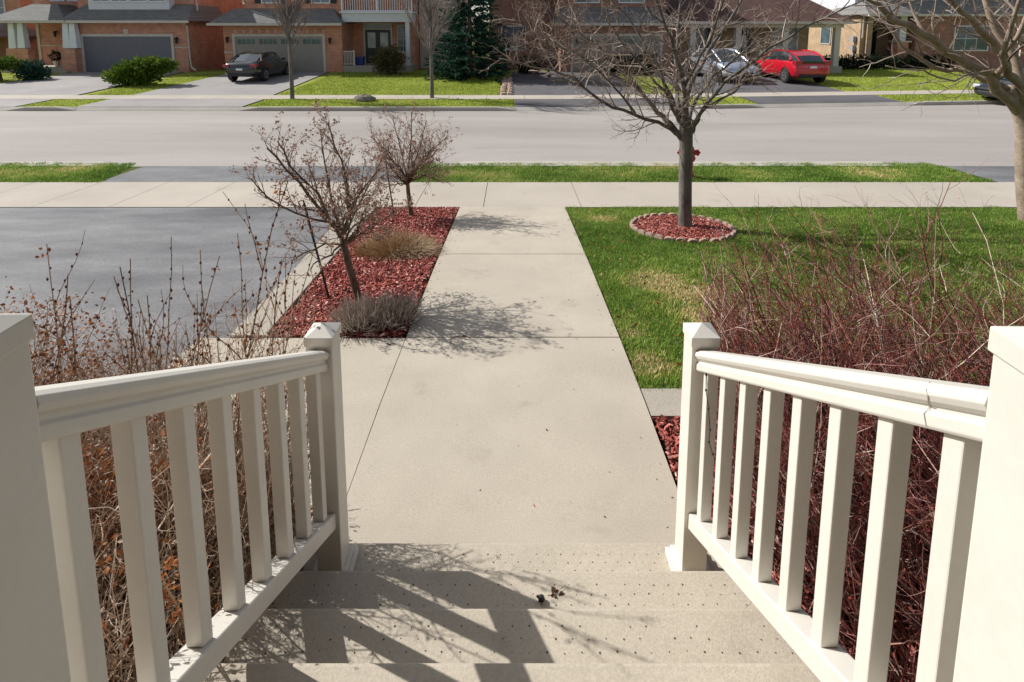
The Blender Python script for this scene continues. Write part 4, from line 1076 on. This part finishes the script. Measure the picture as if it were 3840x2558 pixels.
def garage(parent, x0, x1, y, z0, z1, mat, lites=False):
    t = part(parent, 'door_frame', M['trim'], (x0-.14, x0, y-.05, y+.01, z0, z1+.14), (x1, x1+.14, y-.05, y+.01, z0, z1+.14), (x0, x1, y-.05, y+.01, z1, z1+.14))
    bx = []; n = 4; h = (z1-z0)/n
    for i in range(n): bx.append((x0, x1, y-.012, y+.004, z0+i*h+.012, z0+(i+1)*h-.008))
    d = part(parent, 'garage_door', M[mat], (x0, x1, y-.004, y+.0035, z0, z1), *bx)
    pn = []
    for i in range(n):
        for k in range(8):
            w = (x1-x0)/8
            if lites and i == n-1: continue
            pn.append((x0+k*w+.08, x0+(k+1)*w-.08, y-.018, y-.0125, z0+i*h+.10, z0+(i+1)*h-.10))
    part(d, 'panel', M[mat], *pn)
    if lites:
        for k in range(4):
            w = (x1-x0)/4
            q = part(d, 'door_window', M['pane'], *[(x0+k*w+.10+j*(w-.2)/4+.02, x0+k*w+.10+(j+1)*(w-.2)/4-.02, y-.02, y-.0126, z1-.42, z1-.14) for j in range(4)])
    return d
def lantern(parent, x, y, z):
    b = MB(); b.box(x-.03, x+.03, y-.06, y, z+.12, z+.2)
    b.lathe([(.02, z-.16), (.06, z-.12), (.085, z+.10), (.10, z+.12), (.02, z+.2)], x, y-.13, 8)
    return b.build('wall_lamp', M['lamp'], parent)
def pipe(parent, pts, r=.045):
    b = MB(); b.tube(pts, r, 6); return b.build('downspout', M['trim'], parent)
def slab(parent, name, mat, *boxes): return part(parent, name, mat, *boxes)
ZG = -.33

# House A (left)
A = thing('brick_house', 'red brick house at left with charcoal garage door and white porch columns', 'house', (-21, 31, -.3)); A.location = (0, 0, 0)
part(A, 'wall', M['brickA'], (-24.62, -17.98, 30, 33.9, ZG-.3, 2.52), (-28.1, -18.02, 32.2, 42, ZG-.3, 2.52), (-28.1, -24.6, 32.0, 42.001, 2.53, 5.7), (-24.59, -18.03, 30.95, 42.002, 2.53, 5.7))
for q_ in ((-24.64, -23.87, 29.97, 29.998, 1.02, 1.10), (-18.72, -17.96, 29.97, 29.998, 1.02, 1.10), (-28.12, -25.9, 32.16, 32.198, 1.05, 1.13)): part(A, 'sill_band', M['stone'], q_)
part(A, 'corner_trim', M['stone'], (-28.16, -28.0, 32.15, 32.19, ZG, 2.5))
part(A, 'keystone', M['stone'], (-21.45, -21.15, 29.95, 29.995, 1.82, 2.08), )
garage(A, -23.72, -18.86, 30.0, ZG+.04, 1.66, 'doorgrey')
lantern(A, -24.2, 30, 1.42); lantern(A, -18.5, 30, 1.42); lantern(A, -27.0, 32.19, 1.75)
hip(A, -24.6, -17.55, 29.5, 33.6, 2.50, .95, .5, 1.42, .1, M['roofA'])
hip(A, -28.7, -24.2, 29.45, 33.0, 2.505, .95, 1.5, 1.5, .8, M['roofA'], 'porch_roof')
hip(A, -28.6, -17.5, 30.5, 42.5, 5.7, 2.8, 4.5, 5, 5, M['roofA'])
part(A, 'bay', M['siding'], (-23.6, -19.1, 30.45, 30.948, 3.15, 5.6))
for i in range(4): window(A, -23.3+i*1.05, -22.42+i*1.05, 30.44, 3.62, 5.2, 2, 3)
for i in range(3): window(A, -26.9+i*1.0, -26.2+i*1.0, 31.99, 3.72, 5.2, 2, 3)
d = part(A, 'front_door', M['greydoor'], (-26.0, -25.05, 32.14, 32.198, ZG+.3, 2.35)); part(d, 'door_glass', M['paleglass'], (-25.7, -25.35, 32.12, 32.138, .9, 1.9))
for cx_, cy_ in ((-27.45, 29.9), (-26.95, 29.9), (-24.35, 29.75), (-23.98, 29.75)):
    b = MB(); z0 = 1.03 if cx_ < -26 else 1.03
    b.hexa([(cx_-.20, cy_-.18, z0), (cx_+.20, cy_-.18, z0), (cx_+.20, cy_+.18, z0), (cx_-.20, cy_+.18, z0)], [(cx_-.14, cy_-.13, 2.39), (cx_+.14, cy_-.13, 2.39), (cx_+.14, cy_+.13, 2.39), (cx_-.14, cy_+.13, 2.39)])
    b.build('column', M['white'], A)
part(A, 'porch_wall', M['brickA'], (-27.8, -26.6, 29.7, 30.1, ZG-.2, 1.0)); part(A, 'porch_wall', M['brickA'], (-24.63, -23.85, 29.5, 29.99, ZG-.2, .98))
part(A, 'porch_floor', M['conc_old'], (-28.1, -24.63, 29.6, 32.2, ZG-.2, ZG+.28), (-26.6, -24.2, 29.2, 29.598, ZG-.2, ZG+.14))
pipe(A, [(-17.87, 29.5, 2.42), (-17.87, 29.9, 2.25), (-17.85, 29.93, .4), (-17.80, 29.93, -.05), (-17.5, 29.8, -.2)])
pipe(A, [(-17.95, 31.1, 5.5), (-17.95, 31.1, 3.6), (-17.8, 30.9, 3.3), (-17.75, 30.8, 3.1)])
# potted plants and ornaments on porch A
for i, (x, y, h, lab) in enumerate(((-26.35, 31.2, .5, 'dark bushy pot plant beside the grey front door'), (-24.75, 31.3, .35, 'small pot plant right of the grey front door'))):
    r_ = thing('pot_plant', lab, 'plant', (x, y, ZG+.28))
    b = MB(); b.lathe([(.12, 0), (.17, .28), (.18, .30), (.15, .3)], 0, 0, 12); b.build('pot', M['trim'], r_)
    b = MB(); tuft_mass(b, 0, 0, .3+h*.5, .28, .28, h*.55, 350, .12, rng); b.build('foliage', M['hedge'], r_, rnd=True)

# House B (balcony)
B = thing('balcony_house', 'brick house with white balcony and windowed taupe garage door', 'house')
part(B, 'wall', M['brickB'], (-15.95, -9.4, 30, 34, ZG-.3, 2.45), (-15.0, -5.75, 32.05, 42, ZG-.3, 2.47), (-15.02, -9.46, 30.72, 42.001, 2.48, 5.7), (-9.45, -5.76, 31.4, 42.002, 2.48, 5.7))
part(B, 'sill_band', M['stone'], (-15.97, -15.5, 29.97, 29.998, .75, .83))
part(B, 'side_wing', M['stucco'], (-5.7, -3.3, 33.5, 42, ZG-.3, 5.5))
garage(B, -15.32, -10.48, 30, ZG+.04, 1.66, 'doortaupe', True)
for i in range(22): pass
part(B, 'brick_lintel', M['stone'], *[(-15.3+i*.44, -15.22+i*.44, 29.985, 29.998, 1.86, 2.05) for i in range(12)])
lantern(B, -15.7, 30, 1.45); lantern(B, -10.05, 30, 1.4)
hip(B, -16.45, -9.25, 29.45, 33, 2.36, .85, .8, 1.25, .1, M['roofA'])
hip(B, -15.5, -5.2, 30.3, 42.5, 5.7, 2.8, 4, 5, 5, M['roofA'])
for x0 in (-14.0, -11.2): window(B, x0, x0+.95, 30.71, 3.55, 5.1, 2, 3)
part(B, 'shutter', M['blacktrim'], (-14.42, -14.08, 30.66, 30.715, 3.5, 5.1), (-12.98, -12.64, 30.66, 30.715, 3.5, 5.1), (-11.62, -11.28, 30.66, 30.715, 3.5, 5.1), (-10.18, -9.84, 30.66, 30.715, 3.5, 5.1))
# balcony
bl = part(B, 'balcony', M['siding'], (-9.45, -5.55, 30.25, 31.398, 2.46, 2.95))
part(bl, 'cornice', M['white'], (-9.55, -5.45, 30.15, 31.396, 2.951, 3.03))
bars = [(-9.38+i*.13, -9.35+i*.13, 30.30, 30.33, 3.10, 3.98) for i in range(30)]
part(bl, 'balcony_railing', M['white'], (-9.45, -5.55, 30.28, 30.35, 3.04, 3.10), (-9.45, -5.55, 30.27, 30.36, 3.98, 4.05), (-9.47, -9.40, 30.26, 30.37, 3.035, 4.15), (-7.53, -7.45, 30.26, 30.37, 3.035, 4.15), (-5.6, -5.53, 30.26, 30.37, 3.035, 4.15), *bars)
part(B, 'column', M['siding'], (-5.95, -5.72, 30.3, 30.5, ZG, 2.458))
part(B, 'porch_floor', M['conc_old'], (-9.39, -5.6, 30.0, 32.05, ZG-.2, ZG+.38), (-8.9, -6.6, 29.65, 29.998, ZG-.2, ZG+.2))
df = part(B, 'door_surround', M['trim'], (-8.76, -8.66, 31.98, 32.04, ZG+.38, 2.42), (-7.16, -7.06, 31.98, 32.04, ZG+.38, 2.42), (-8.66, -7.16, 31.98, 32.04, 2.30, 2.42), (-8.66, -7.16, 31.98, 32.04, 2.02, 2.08))
part(df, 'transom', M['pane'], (-8.66, -7.16, 32.01, 32.045, 2.08, 2.30))
for s_ in (0, 1):
    x0 = -8.65+s_*.745
    d = part(B, 'front_door', M['darkdoor'], (x0, x0+.735, 31.99, 32.045, ZG+.39, 2.02)); part(d, 'door_glass', M['paleglass'], (x0+.14, x0+.6, 31.975, 31.988, .95, 1.85))
window(B, -6.72, -6.12, 32.04, .72, 2.25, 2, 4, 'pane', 'trim')
part(B, 'porch_railing', M['trim'], (-9.35, -8.75, 29.95, 30.0, .82, .87), (-9.35, -8.75, 29.95, 30.0, .12, .16), *[(-9.33+i*.085, -9.30+i*.085, 29.96, 29.99, .16, .82) for i in range(7)], (-8.80, -8.72, 29.93, 30.01, .0, .92))
part(B, 'porch_railing', M['trim'], (-7.0, -6.92, 29.93, 30.01, .0, .95), (-6.92, -6.0, 29.95, 30.0, .82, .87), *[(-6.85+i*.09, -6.82+i*.09, 29.96, 29.99, .1, .82) for i in range(9)])
pipe(B, [(-15.05, 30.68, 5.5), (-15.05, 30.65, 3.55), (-14.95, 30.5, 3.42)])
bn = thing('recycling_box', 'blue plastic box on the balcony house porch', 'box', (-8.55, 30.35, ZG+.39))
b = MB(); b.hexa([(-.2, -.15, 0), (.2, -.15, 0), (.2, .15, 0), (-.2, .15, 0)], [(-.26, -.2, .42), (.26, -.2, .42), (.26, .2, .42), (-.26, .2, .42)]); b.build('body', M['bin'], bn, bevel=.02)
part(bn, 'rim', M['bin'], (-.29, .29, -.23, .23, .421, .46))

# House C (maroon roof, behind the bare tree)
Cc = thing('maroon_roof_house', 'low house with maroon shingle roof and deep porch behind the parked cars', 'house')
yb0 = 30.8
part(Cc, 'wall', M['brickT'], (9.21, 17.6, yb0+1.4, 39.001, ZG-.4, 2.44))
hip(Cc, 8.7, 18.6, yb0-1.3, 40, 2.45, 3.0, 3.6, 4.6, 4.6, M['roofC'])
part(Cc, 'soffit_beam', M['trim'], (9.25, 18.2, yb0-1.0, yb0-.7, 2.15, 2.448))
for x0 in (9.8, 12.3, 14.9, 17.75): part(Cc, 'column', M['trim'], (x0, x0+.3, yb0-1.0, yb0-.72, ZG, 2.148))
part(Cc, 'porch_floor', M['conc_old'], (9.22, 18.2, yb0-1.1, yb0+1.39, ZG-.3, ZG+.35))
window(Cc, 10.6, 12.0, yb0+1.39, .7, 2.1, 3, 2); window(Cc, 15.6, 16.9, yb0+1.39, .6, 2.1, 2, 2, 'paleglass')
d = part(Cc, 'front_door', M['darkdoor'], (13.3, 14.2, yb0+1.33, yb0+1.398, ZG+.36, 2.1)); part(d, 'door_glass', M['paleglass'], (13.55, 13.95, yb0+1.31, yb0+1.328, .9, 1.7))
# House E (between the spruce and the maroon roof)
Eh = thing('grey_roof_house', 'two storey brown brick house with grey roof behind the copper brown tree', 'house')
part(Eh, 'wall', M['brickD'], (2.7, 8.9, 30.0, 40, ZG-.4, 2.35), (-1.4, 2.69, 33.5, 40.001, ZG-.4, 5.7), (2.6, 8.88, 31.6, 40.002, 2.36, 5.7))
hip(Eh, 2.3, 9.0, 29.5, 33.0, 2.36, .95, .6, 2.0, .1, M['roofA'])
hip(Eh, -1.9, 9.3, 31.0, 40.6, 5.7, 2.8, 4, 4.5, 4.5, M['roofA'])
garage(Eh, 3.4, 8.2, 30.0, ZG+.03, 1.68, 'doortaupe', True)
window(Eh, 3.6, 5.0, 31.59, 3.6, 5.1, 2, 2); window(Eh, 6.2, 7.6, 31.59, 3.6, 5.1, 2, 2); window(Eh, -.6, .8, 33.49, .8, 2.2, 2, 2)
# House D (tan brick, right)
D = thing('tan_brick_house', 'two storey tan brick house with white upper siding right of the maroon roof', 'house')
yd = 33
part(D, 'wall', M['brickT'], (21.6, 24.2, yd+1.9, 44, ZG-.4, 2.9), (21.59, 21.9, yd, 44.001, ZG-.4, 2.9), (21.0+.3, 21.6, yd+.2, 44.002, ZG-.4, 2.9))
part(D, 'upper_wall', M['siding'], (21.32, 31, yd+1.0, 44, 2.91, 5.9))
part(D, 'front_wing', M['brickD'], (24.2, 31.5, yd-.5, 44.003, ZG-.4, 2.9))
hip(D, 21.0, 32.2, yd-.9, 36, 2.9, .95, .6, 1.7, .2, M['roofA'], 'porch_roof')
hip(D, 20.8, 31.6, yd+.4, 44.6, 5.9, 2.8, 4.5, 5, 5, M['roofA'])
part(D, 'pier', M['brickB'], (23.3, 23.95, yd-.3, yd+.3, ZG-.3, 1.25)); part(D, 'pier_cap', M['stone'], (23.2, 24.05, yd-.4, yd+.4, 1.251, 1.35))
part(D, 'column', M['white'], (23.42, 23.82, yd-.2, yd+.2, 1.351, 2.89))
part(D, 'porch_floor', M['conc_old'], (21.91, 24.19, yd-.4, yd+1.89, ZG-.3, ZG+.25))
d = part(D, 'front_door', M['darkdoor'], (22.5, 23.4, yd+1.84, yd+1.898, ZG+.26, 2.1)); part(d, 'door_glass', M['paleglass'], (22.8, 23.1, yd+1.82, yd+1.838, 1.2, 1.9))
# side window on the sunlit side wall
w_ = part(D, 'window', M['trim'], (21.25, 21.298, 36.2, 37.4, 1.0, 1.06), (21.25, 21.298, 36.2, 37.4, 2.5, 2.56), (21.25, 21.298, 36.2, 36.26, 1.0, 2.56), (21.25, 21.298, 37.34, 37.4, 1.0, 2.56))
part(w_, 'pane', M['pane'], (21.27, 21.299, 36.26, 37.34, 1.06, 2.5))
pipe(D, [(21.35, 33.05, 5.6), (21.35, 33.05, 1.5)])
for z_ in (.7, 1.25):
    part(D, 'meter', M['meter'], (21.08, 21.28, 33.5, 33.8, z_, z_+.35))
part(D, 'conduit', M['meter'], (21.2, 21.28, 33.6, 33.68, ZG, .7))
window(D, 26.5, 28.5, yd-.5, .8, 2.2, 3, 2)
# House Z (far left sliver)
Z = thing('neighbour_house', 'brick house with tan roof glimpsed at the far left edge', 'house')
part(Z, 'wall', M['brickA'], (-41, -31.5, 35, 45, ZG-.3, 5.6))
hip(Z, -37, -31, 32.4, 36, 1.55, .85, .8, 1.7, .8, M['roofA'], 'porch_roof')
hip(Z, -41.5, -31, 34.4, 45.5, 5.6, 2.8, 4, 5, 5, M['roofC'])
window(Z, -36.6, -35.2, 34.99, 2.8, 4.6, 2, 3); window(Z, -33.8, -32.5, 34.99, 2.8, 4.6, 2, 3)
part(Z, 'pier', M['brickA'], (-36.5, -36.0, 32.6, 33.1, ZG, 1.54), (-32, -31.5, 32.6, 33.1, ZG, 1.54))
# unseen wall and porch roof of our house, added to block sky light
O_ = thing('sky_block_wall', 'unseen brick house wall behind the camera, sized to block sky light', 'house wall')
part(O_, 'wall', M['brickO'], (-9, 9, -1.9, -1.6, -.3, 6.2))
O2 = thing('sky_block_roof', 'unseen porch roof added above the camera to block sky light', 'porch roof')
part(O2, 'soffit', M['soffit'], (-4.2, 4.2, -1.6, .95, 3.35, 3.6))
part(O2, 'shingles', M['roofA'], (-4.3, 4.3, -1.6, 1.0, 3.61, 3.7))

# ------------------------------------------------------------------ cars
def car(kind, loc, rz, paint, label):
    root = thing('parked_car', label, 'car', loc, rz=rz)
    # x along length (front +x), y half width, stations: x, half width, z bottom, z belt(shoulder)
    if kind == 'sedan':
        st = [(-2.30, .70, .42, .70), (-2.22, .82, .34, .93), (-1.9, .88, .24, 1.02), (-1.2, .91, .20, 1.00), (-.4, .92, .20, .96), (.5, .92, .20, .94), (1.1, .92, .20, .93), (1.6, .90, .22, .86), (2.05, .86, .24, .78), (2.28, .74, .30, .66), (2.36, .6, .38, .55)]
        roof = [(-1.75, .62, 1.02, .05), (-1.05, .58, 1.36, 0), (-.5, .58, 1.43, 0), (.2, .58, 1.42, 0), (.55, .58, 1.36, 0), (1.25, .66, .94, .05)]
    else:
        st = [(-2.1, .74, .45, .80), (-2.05, .84, .34, 1.0), (-1.8, .88, .24, 1.06), (-1.2, .90, .20, 1.06), (-.4, .91, .20, 1.03), (.5, .91, .20, 1.0), (1.1, .90, .20, .97), (1.55, .88, .22, .90), (1.95, .82, .24, .80), (2.12, .72, .30, .66), (2.2, .58, .38, .55)]
        roof = [(-2.0, .60, 1.04, .05), (-1.65, .60, 1.30, 0), (-1.1, .60, 1.46, 0), (-.2, .60, 1.50, 0), (.35, .60, 1.44, 0), (1.35, .68, .97, .05)]
    b = MB(); rings = []
    for x, w, zb, zt in st:
        zm = zb+(zt-zb)*.55
        half = [(0, zb), (w*.80, zb), (w*.97, zb+.07), (w, zm), (w*.985, zt-.10), (w*.93, zt-.02), (w*.75, zt+.01), (0, zt+.03)]
        ring = half+[(-y, z) for y, z in half[-2:0:-1]]
        rings.append(len(b.v)); b.v.extend([(x, y, z) for y, z in ring])
    n = len(ring)
    for i in range(len(st)-1):
        for k in range(n):
            k2 = (k+1) % n
            b.f.append((rings[i]+k, rings[i+1]+k, rings[i+1]+k2, rings[i]+k2)); b.r.append(0); b.mi.append(0)
    b.f.append(tuple(rings[0]+k for k in range(n))); b.r.append(0); b.mi.append(0)
    b.f.append(tuple(rings[-1]+k for k in range(n))[::-1]); b.r.append(0); b.mi.append(0)
    body = b.build('body', M[paint], root, smooth=True)
    sd = body.modifiers.new('sub', 'SUBSURF'); sd.levels = 1; sd.render_levels = 1
    # greenhouse: glass loft + painted roof cap
    b = MB(); rings = []
    belt = lambda x: float(np.interp(x, [s[0] for s in st], [s[3] for s in st]))
    for x, w, zt, _ in roof:
        zb = belt(x)-.03; wb = .80
        zt = max(zt, zb+.02)
        rings.append(len(b.v)); b.v.extend([(x, wb, zb), (x, (wb+w)/2+.03, (zb+zt)/2), (x, w, zt-.03), (x, 0, zt), (x, -w, zt-.03), (x, -(wb+w)/2-.03, (zb+zt)/2), (x, -wb, zb)])
    for i in range(len(roof)-1):
        for k in range(6):
            mi = 1 if k in (2, 3) and 0 < i < len(roof)-2 else 0
            if kind != 'sedan' and i == 1 and k in (2, 3): mi = 1
            b.f.append((rings[i]+k, rings[i+1]+k, rings[i+1]+k+1, rings[i]+k+1)); b.r.append(0); b.mi.append(mi)
    b.build('cabin', [M['carglass'], M[paint]], root)
    # pillars
    for s in (-1, 1):
        b = MB()
        for i in range(len(roof)-1):
            p0, p1 = roof[i], roof[i+1]
            b.tube([(p0[0], s*p0[1], max(p0[2], belt(p0[0]))-.02), (p1[0], s*p1[1], max(p1[2], belt(p1[0]))-.02)], .035, 5)
        for xp in (-.35, ):
            b.tube([(xp, s*.81, belt(xp)-.02), (xp+.05, s*.60, 1.40)], .035, 5)
        xp = -1.35; b.tube([(xp-.25, s*.81, belt(xp)-.02), (xp+.2, s*.60, 1.32)], .07, 5)
        b.build('pillar', M[paint], root)
    wb_ = 1.38 if kind == 'sedan' else 1.30
    for sx in (-1, 1):
        for s in (-1, 1):
            w = MB(); w.lathe([(.20, s*.72), (.30, s*.71), (.325, s*.74), (.325, s*.90), (.30, s*.925), (.21, s*.93)], 0, 0, 20, 'y')
            o = w.build('wheel', M['tyre'], root); o.location = (sx*wb_, 0, .325)
            r_ = MB(); r_.lathe([(.21, s*.89), (.21, s*.935), (.05, s*.925), (.02, s*.94)], 0, 0, 20, 'y'); r_.build('rim', M['rim'], o)
            a_ = MB(); a_.lathe([(.385, s*.70), (.385, s*.905), (.33, s*.915), (.33, s*.70)], 0, 0, 20, 'y'); o2 = a_.build('wheel_arch', M['blacktrim'], root); o2.location = (sx*wb_, 0, .36)
    xr = st[0][0]; xf = st[-1][0]
    for s in (-1, 1):
        part(root, 'tail_light', M['tail'], (xr+.0, xr+.32, min(s*.52, s*.845), max(s*.52, s*.845), .76 if kind == 'sedan' else .84, .90 if kind == 'sedan' else 1.06), bevel=.02)
        part(root, 'headlight', M['headlens'], (xf-.42, xf-.10, min(s*.50, s*.80), max(s*.50, s*.80), .58, .73), bevel=.03)
        part(root, 'mirror', M[paint], (.72, .88, min(s*.88, s*1.05), max(s*.88, s*1.05), .95, 1.08), bevel=.03)
    part(root, 'number_plate', M['plate'], (xr-.02, xr+.0, -.16, .16, .60 if kind == 'sedan' else .72, .70 if kind == 'sedan' else .82))
    part(root, 'bumper', M['blacktrim'], (xr-.015, xr+.1, -.62, .62, .30, .44), bevel=.03); part(root, 'bumper', M['blacktrim'], (xf-.1, xf+.01, -.5, .5, .32, .50), bevel=.03)
    if kind != 'sedan':
        part(root, 'rear_window', M['carglass'], (xr+.0, xr+.06, -.50, .50, .95, 1.06), bevel=.01)
    return root
zc_ = lambda x, y: gz(x, y)
sdn = car('sedan', (-12.75, 27.3, zc_(-12, 27)-.0), pi/2, 'carblack', 'black sedan parked nose in before the taupe garage door')
car('hatch', (10.5, 27.2, zc_(9.9, 27.2)), -pi/2+.12, 'carsilver', 'silver hatchback facing the street beside the red car')
car('hatch', (13.8, 26.9, zc_(13.2, 26.9)), pi/2+.04, 'carred', 'red hatchback parked tail to the street at right')
car('sedan', (20.3, 20.35, -.70), pi+.09, 'carblack', 'dark car parked on the road at the right edge behind the tree limbs')

sdn.scale = (.93, .93, .93)

# ------------------------------------------------------------------ camera, light
cam = bpy.data.cameras.new('camera'); co = bpy.data.objects.new('camera', cam); COL.objects.link(co)
co.location = (0, 0, 2.26); co.rotation_euler = (math.radians(90-7.45), 0, 0)
cam.sensor_width = 36; cam.lens = 1240/2354*36; cam.shift_y = -563/2354; cam.clip_end = 3000; cam.clip_start = .05
scene.camera = co
sx_, sy_, sz_ = -1.02, .425, .92
el = math.atan2(sz_, math.hypot(sx_, sy_)); az = math.atan2(sx_, sy_)
sun = bpy.data.lights.new('sun', 'SUN'); sun.energy = 4.7; sun.angle = math.radians(.5); sun.color = (1, .972, .93)
so = bpy.data.objects.new('sun', sun); COL.objects.link(so)
so.rotation_euler = Vector((sx_, sy_, sz_)).to_track_quat('Z', 'Y').to_euler(); so.location = (-20, 9, 20)
w = bpy.data.worlds.new('World'); scene.world = w; w.use_nodes = True
nt = w.node_tree; bg = nt.nodes['Background']
sky = nt.nodes.new('ShaderNodeTexSky'); sky.sky_type = 'NISHITA'; sky.sun_disc = False
sky.sun_elevation = el; sky.sun_rotation = az; sky.air_density = 1.0; sky.dust_density = 1.0
hs = nt.nodes.new('ShaderNodeHueSaturation'); hs.inputs['Saturation'].default_value = .55
nt.links.new(sky.outputs[0], hs.inputs['Color']); nt.links.new(hs.outputs[0], bg.inputs[0]); bg.inputs[1].default_value = .105
vs_ = scene.view_settings; vs_.view_transform = 'Standard'; vs_.look = 'None'; vs_.exposure = 0.2; vs_.gamma = 1
scene.cycles.max_bounces = 8; scene.cycles.use_denoising = True
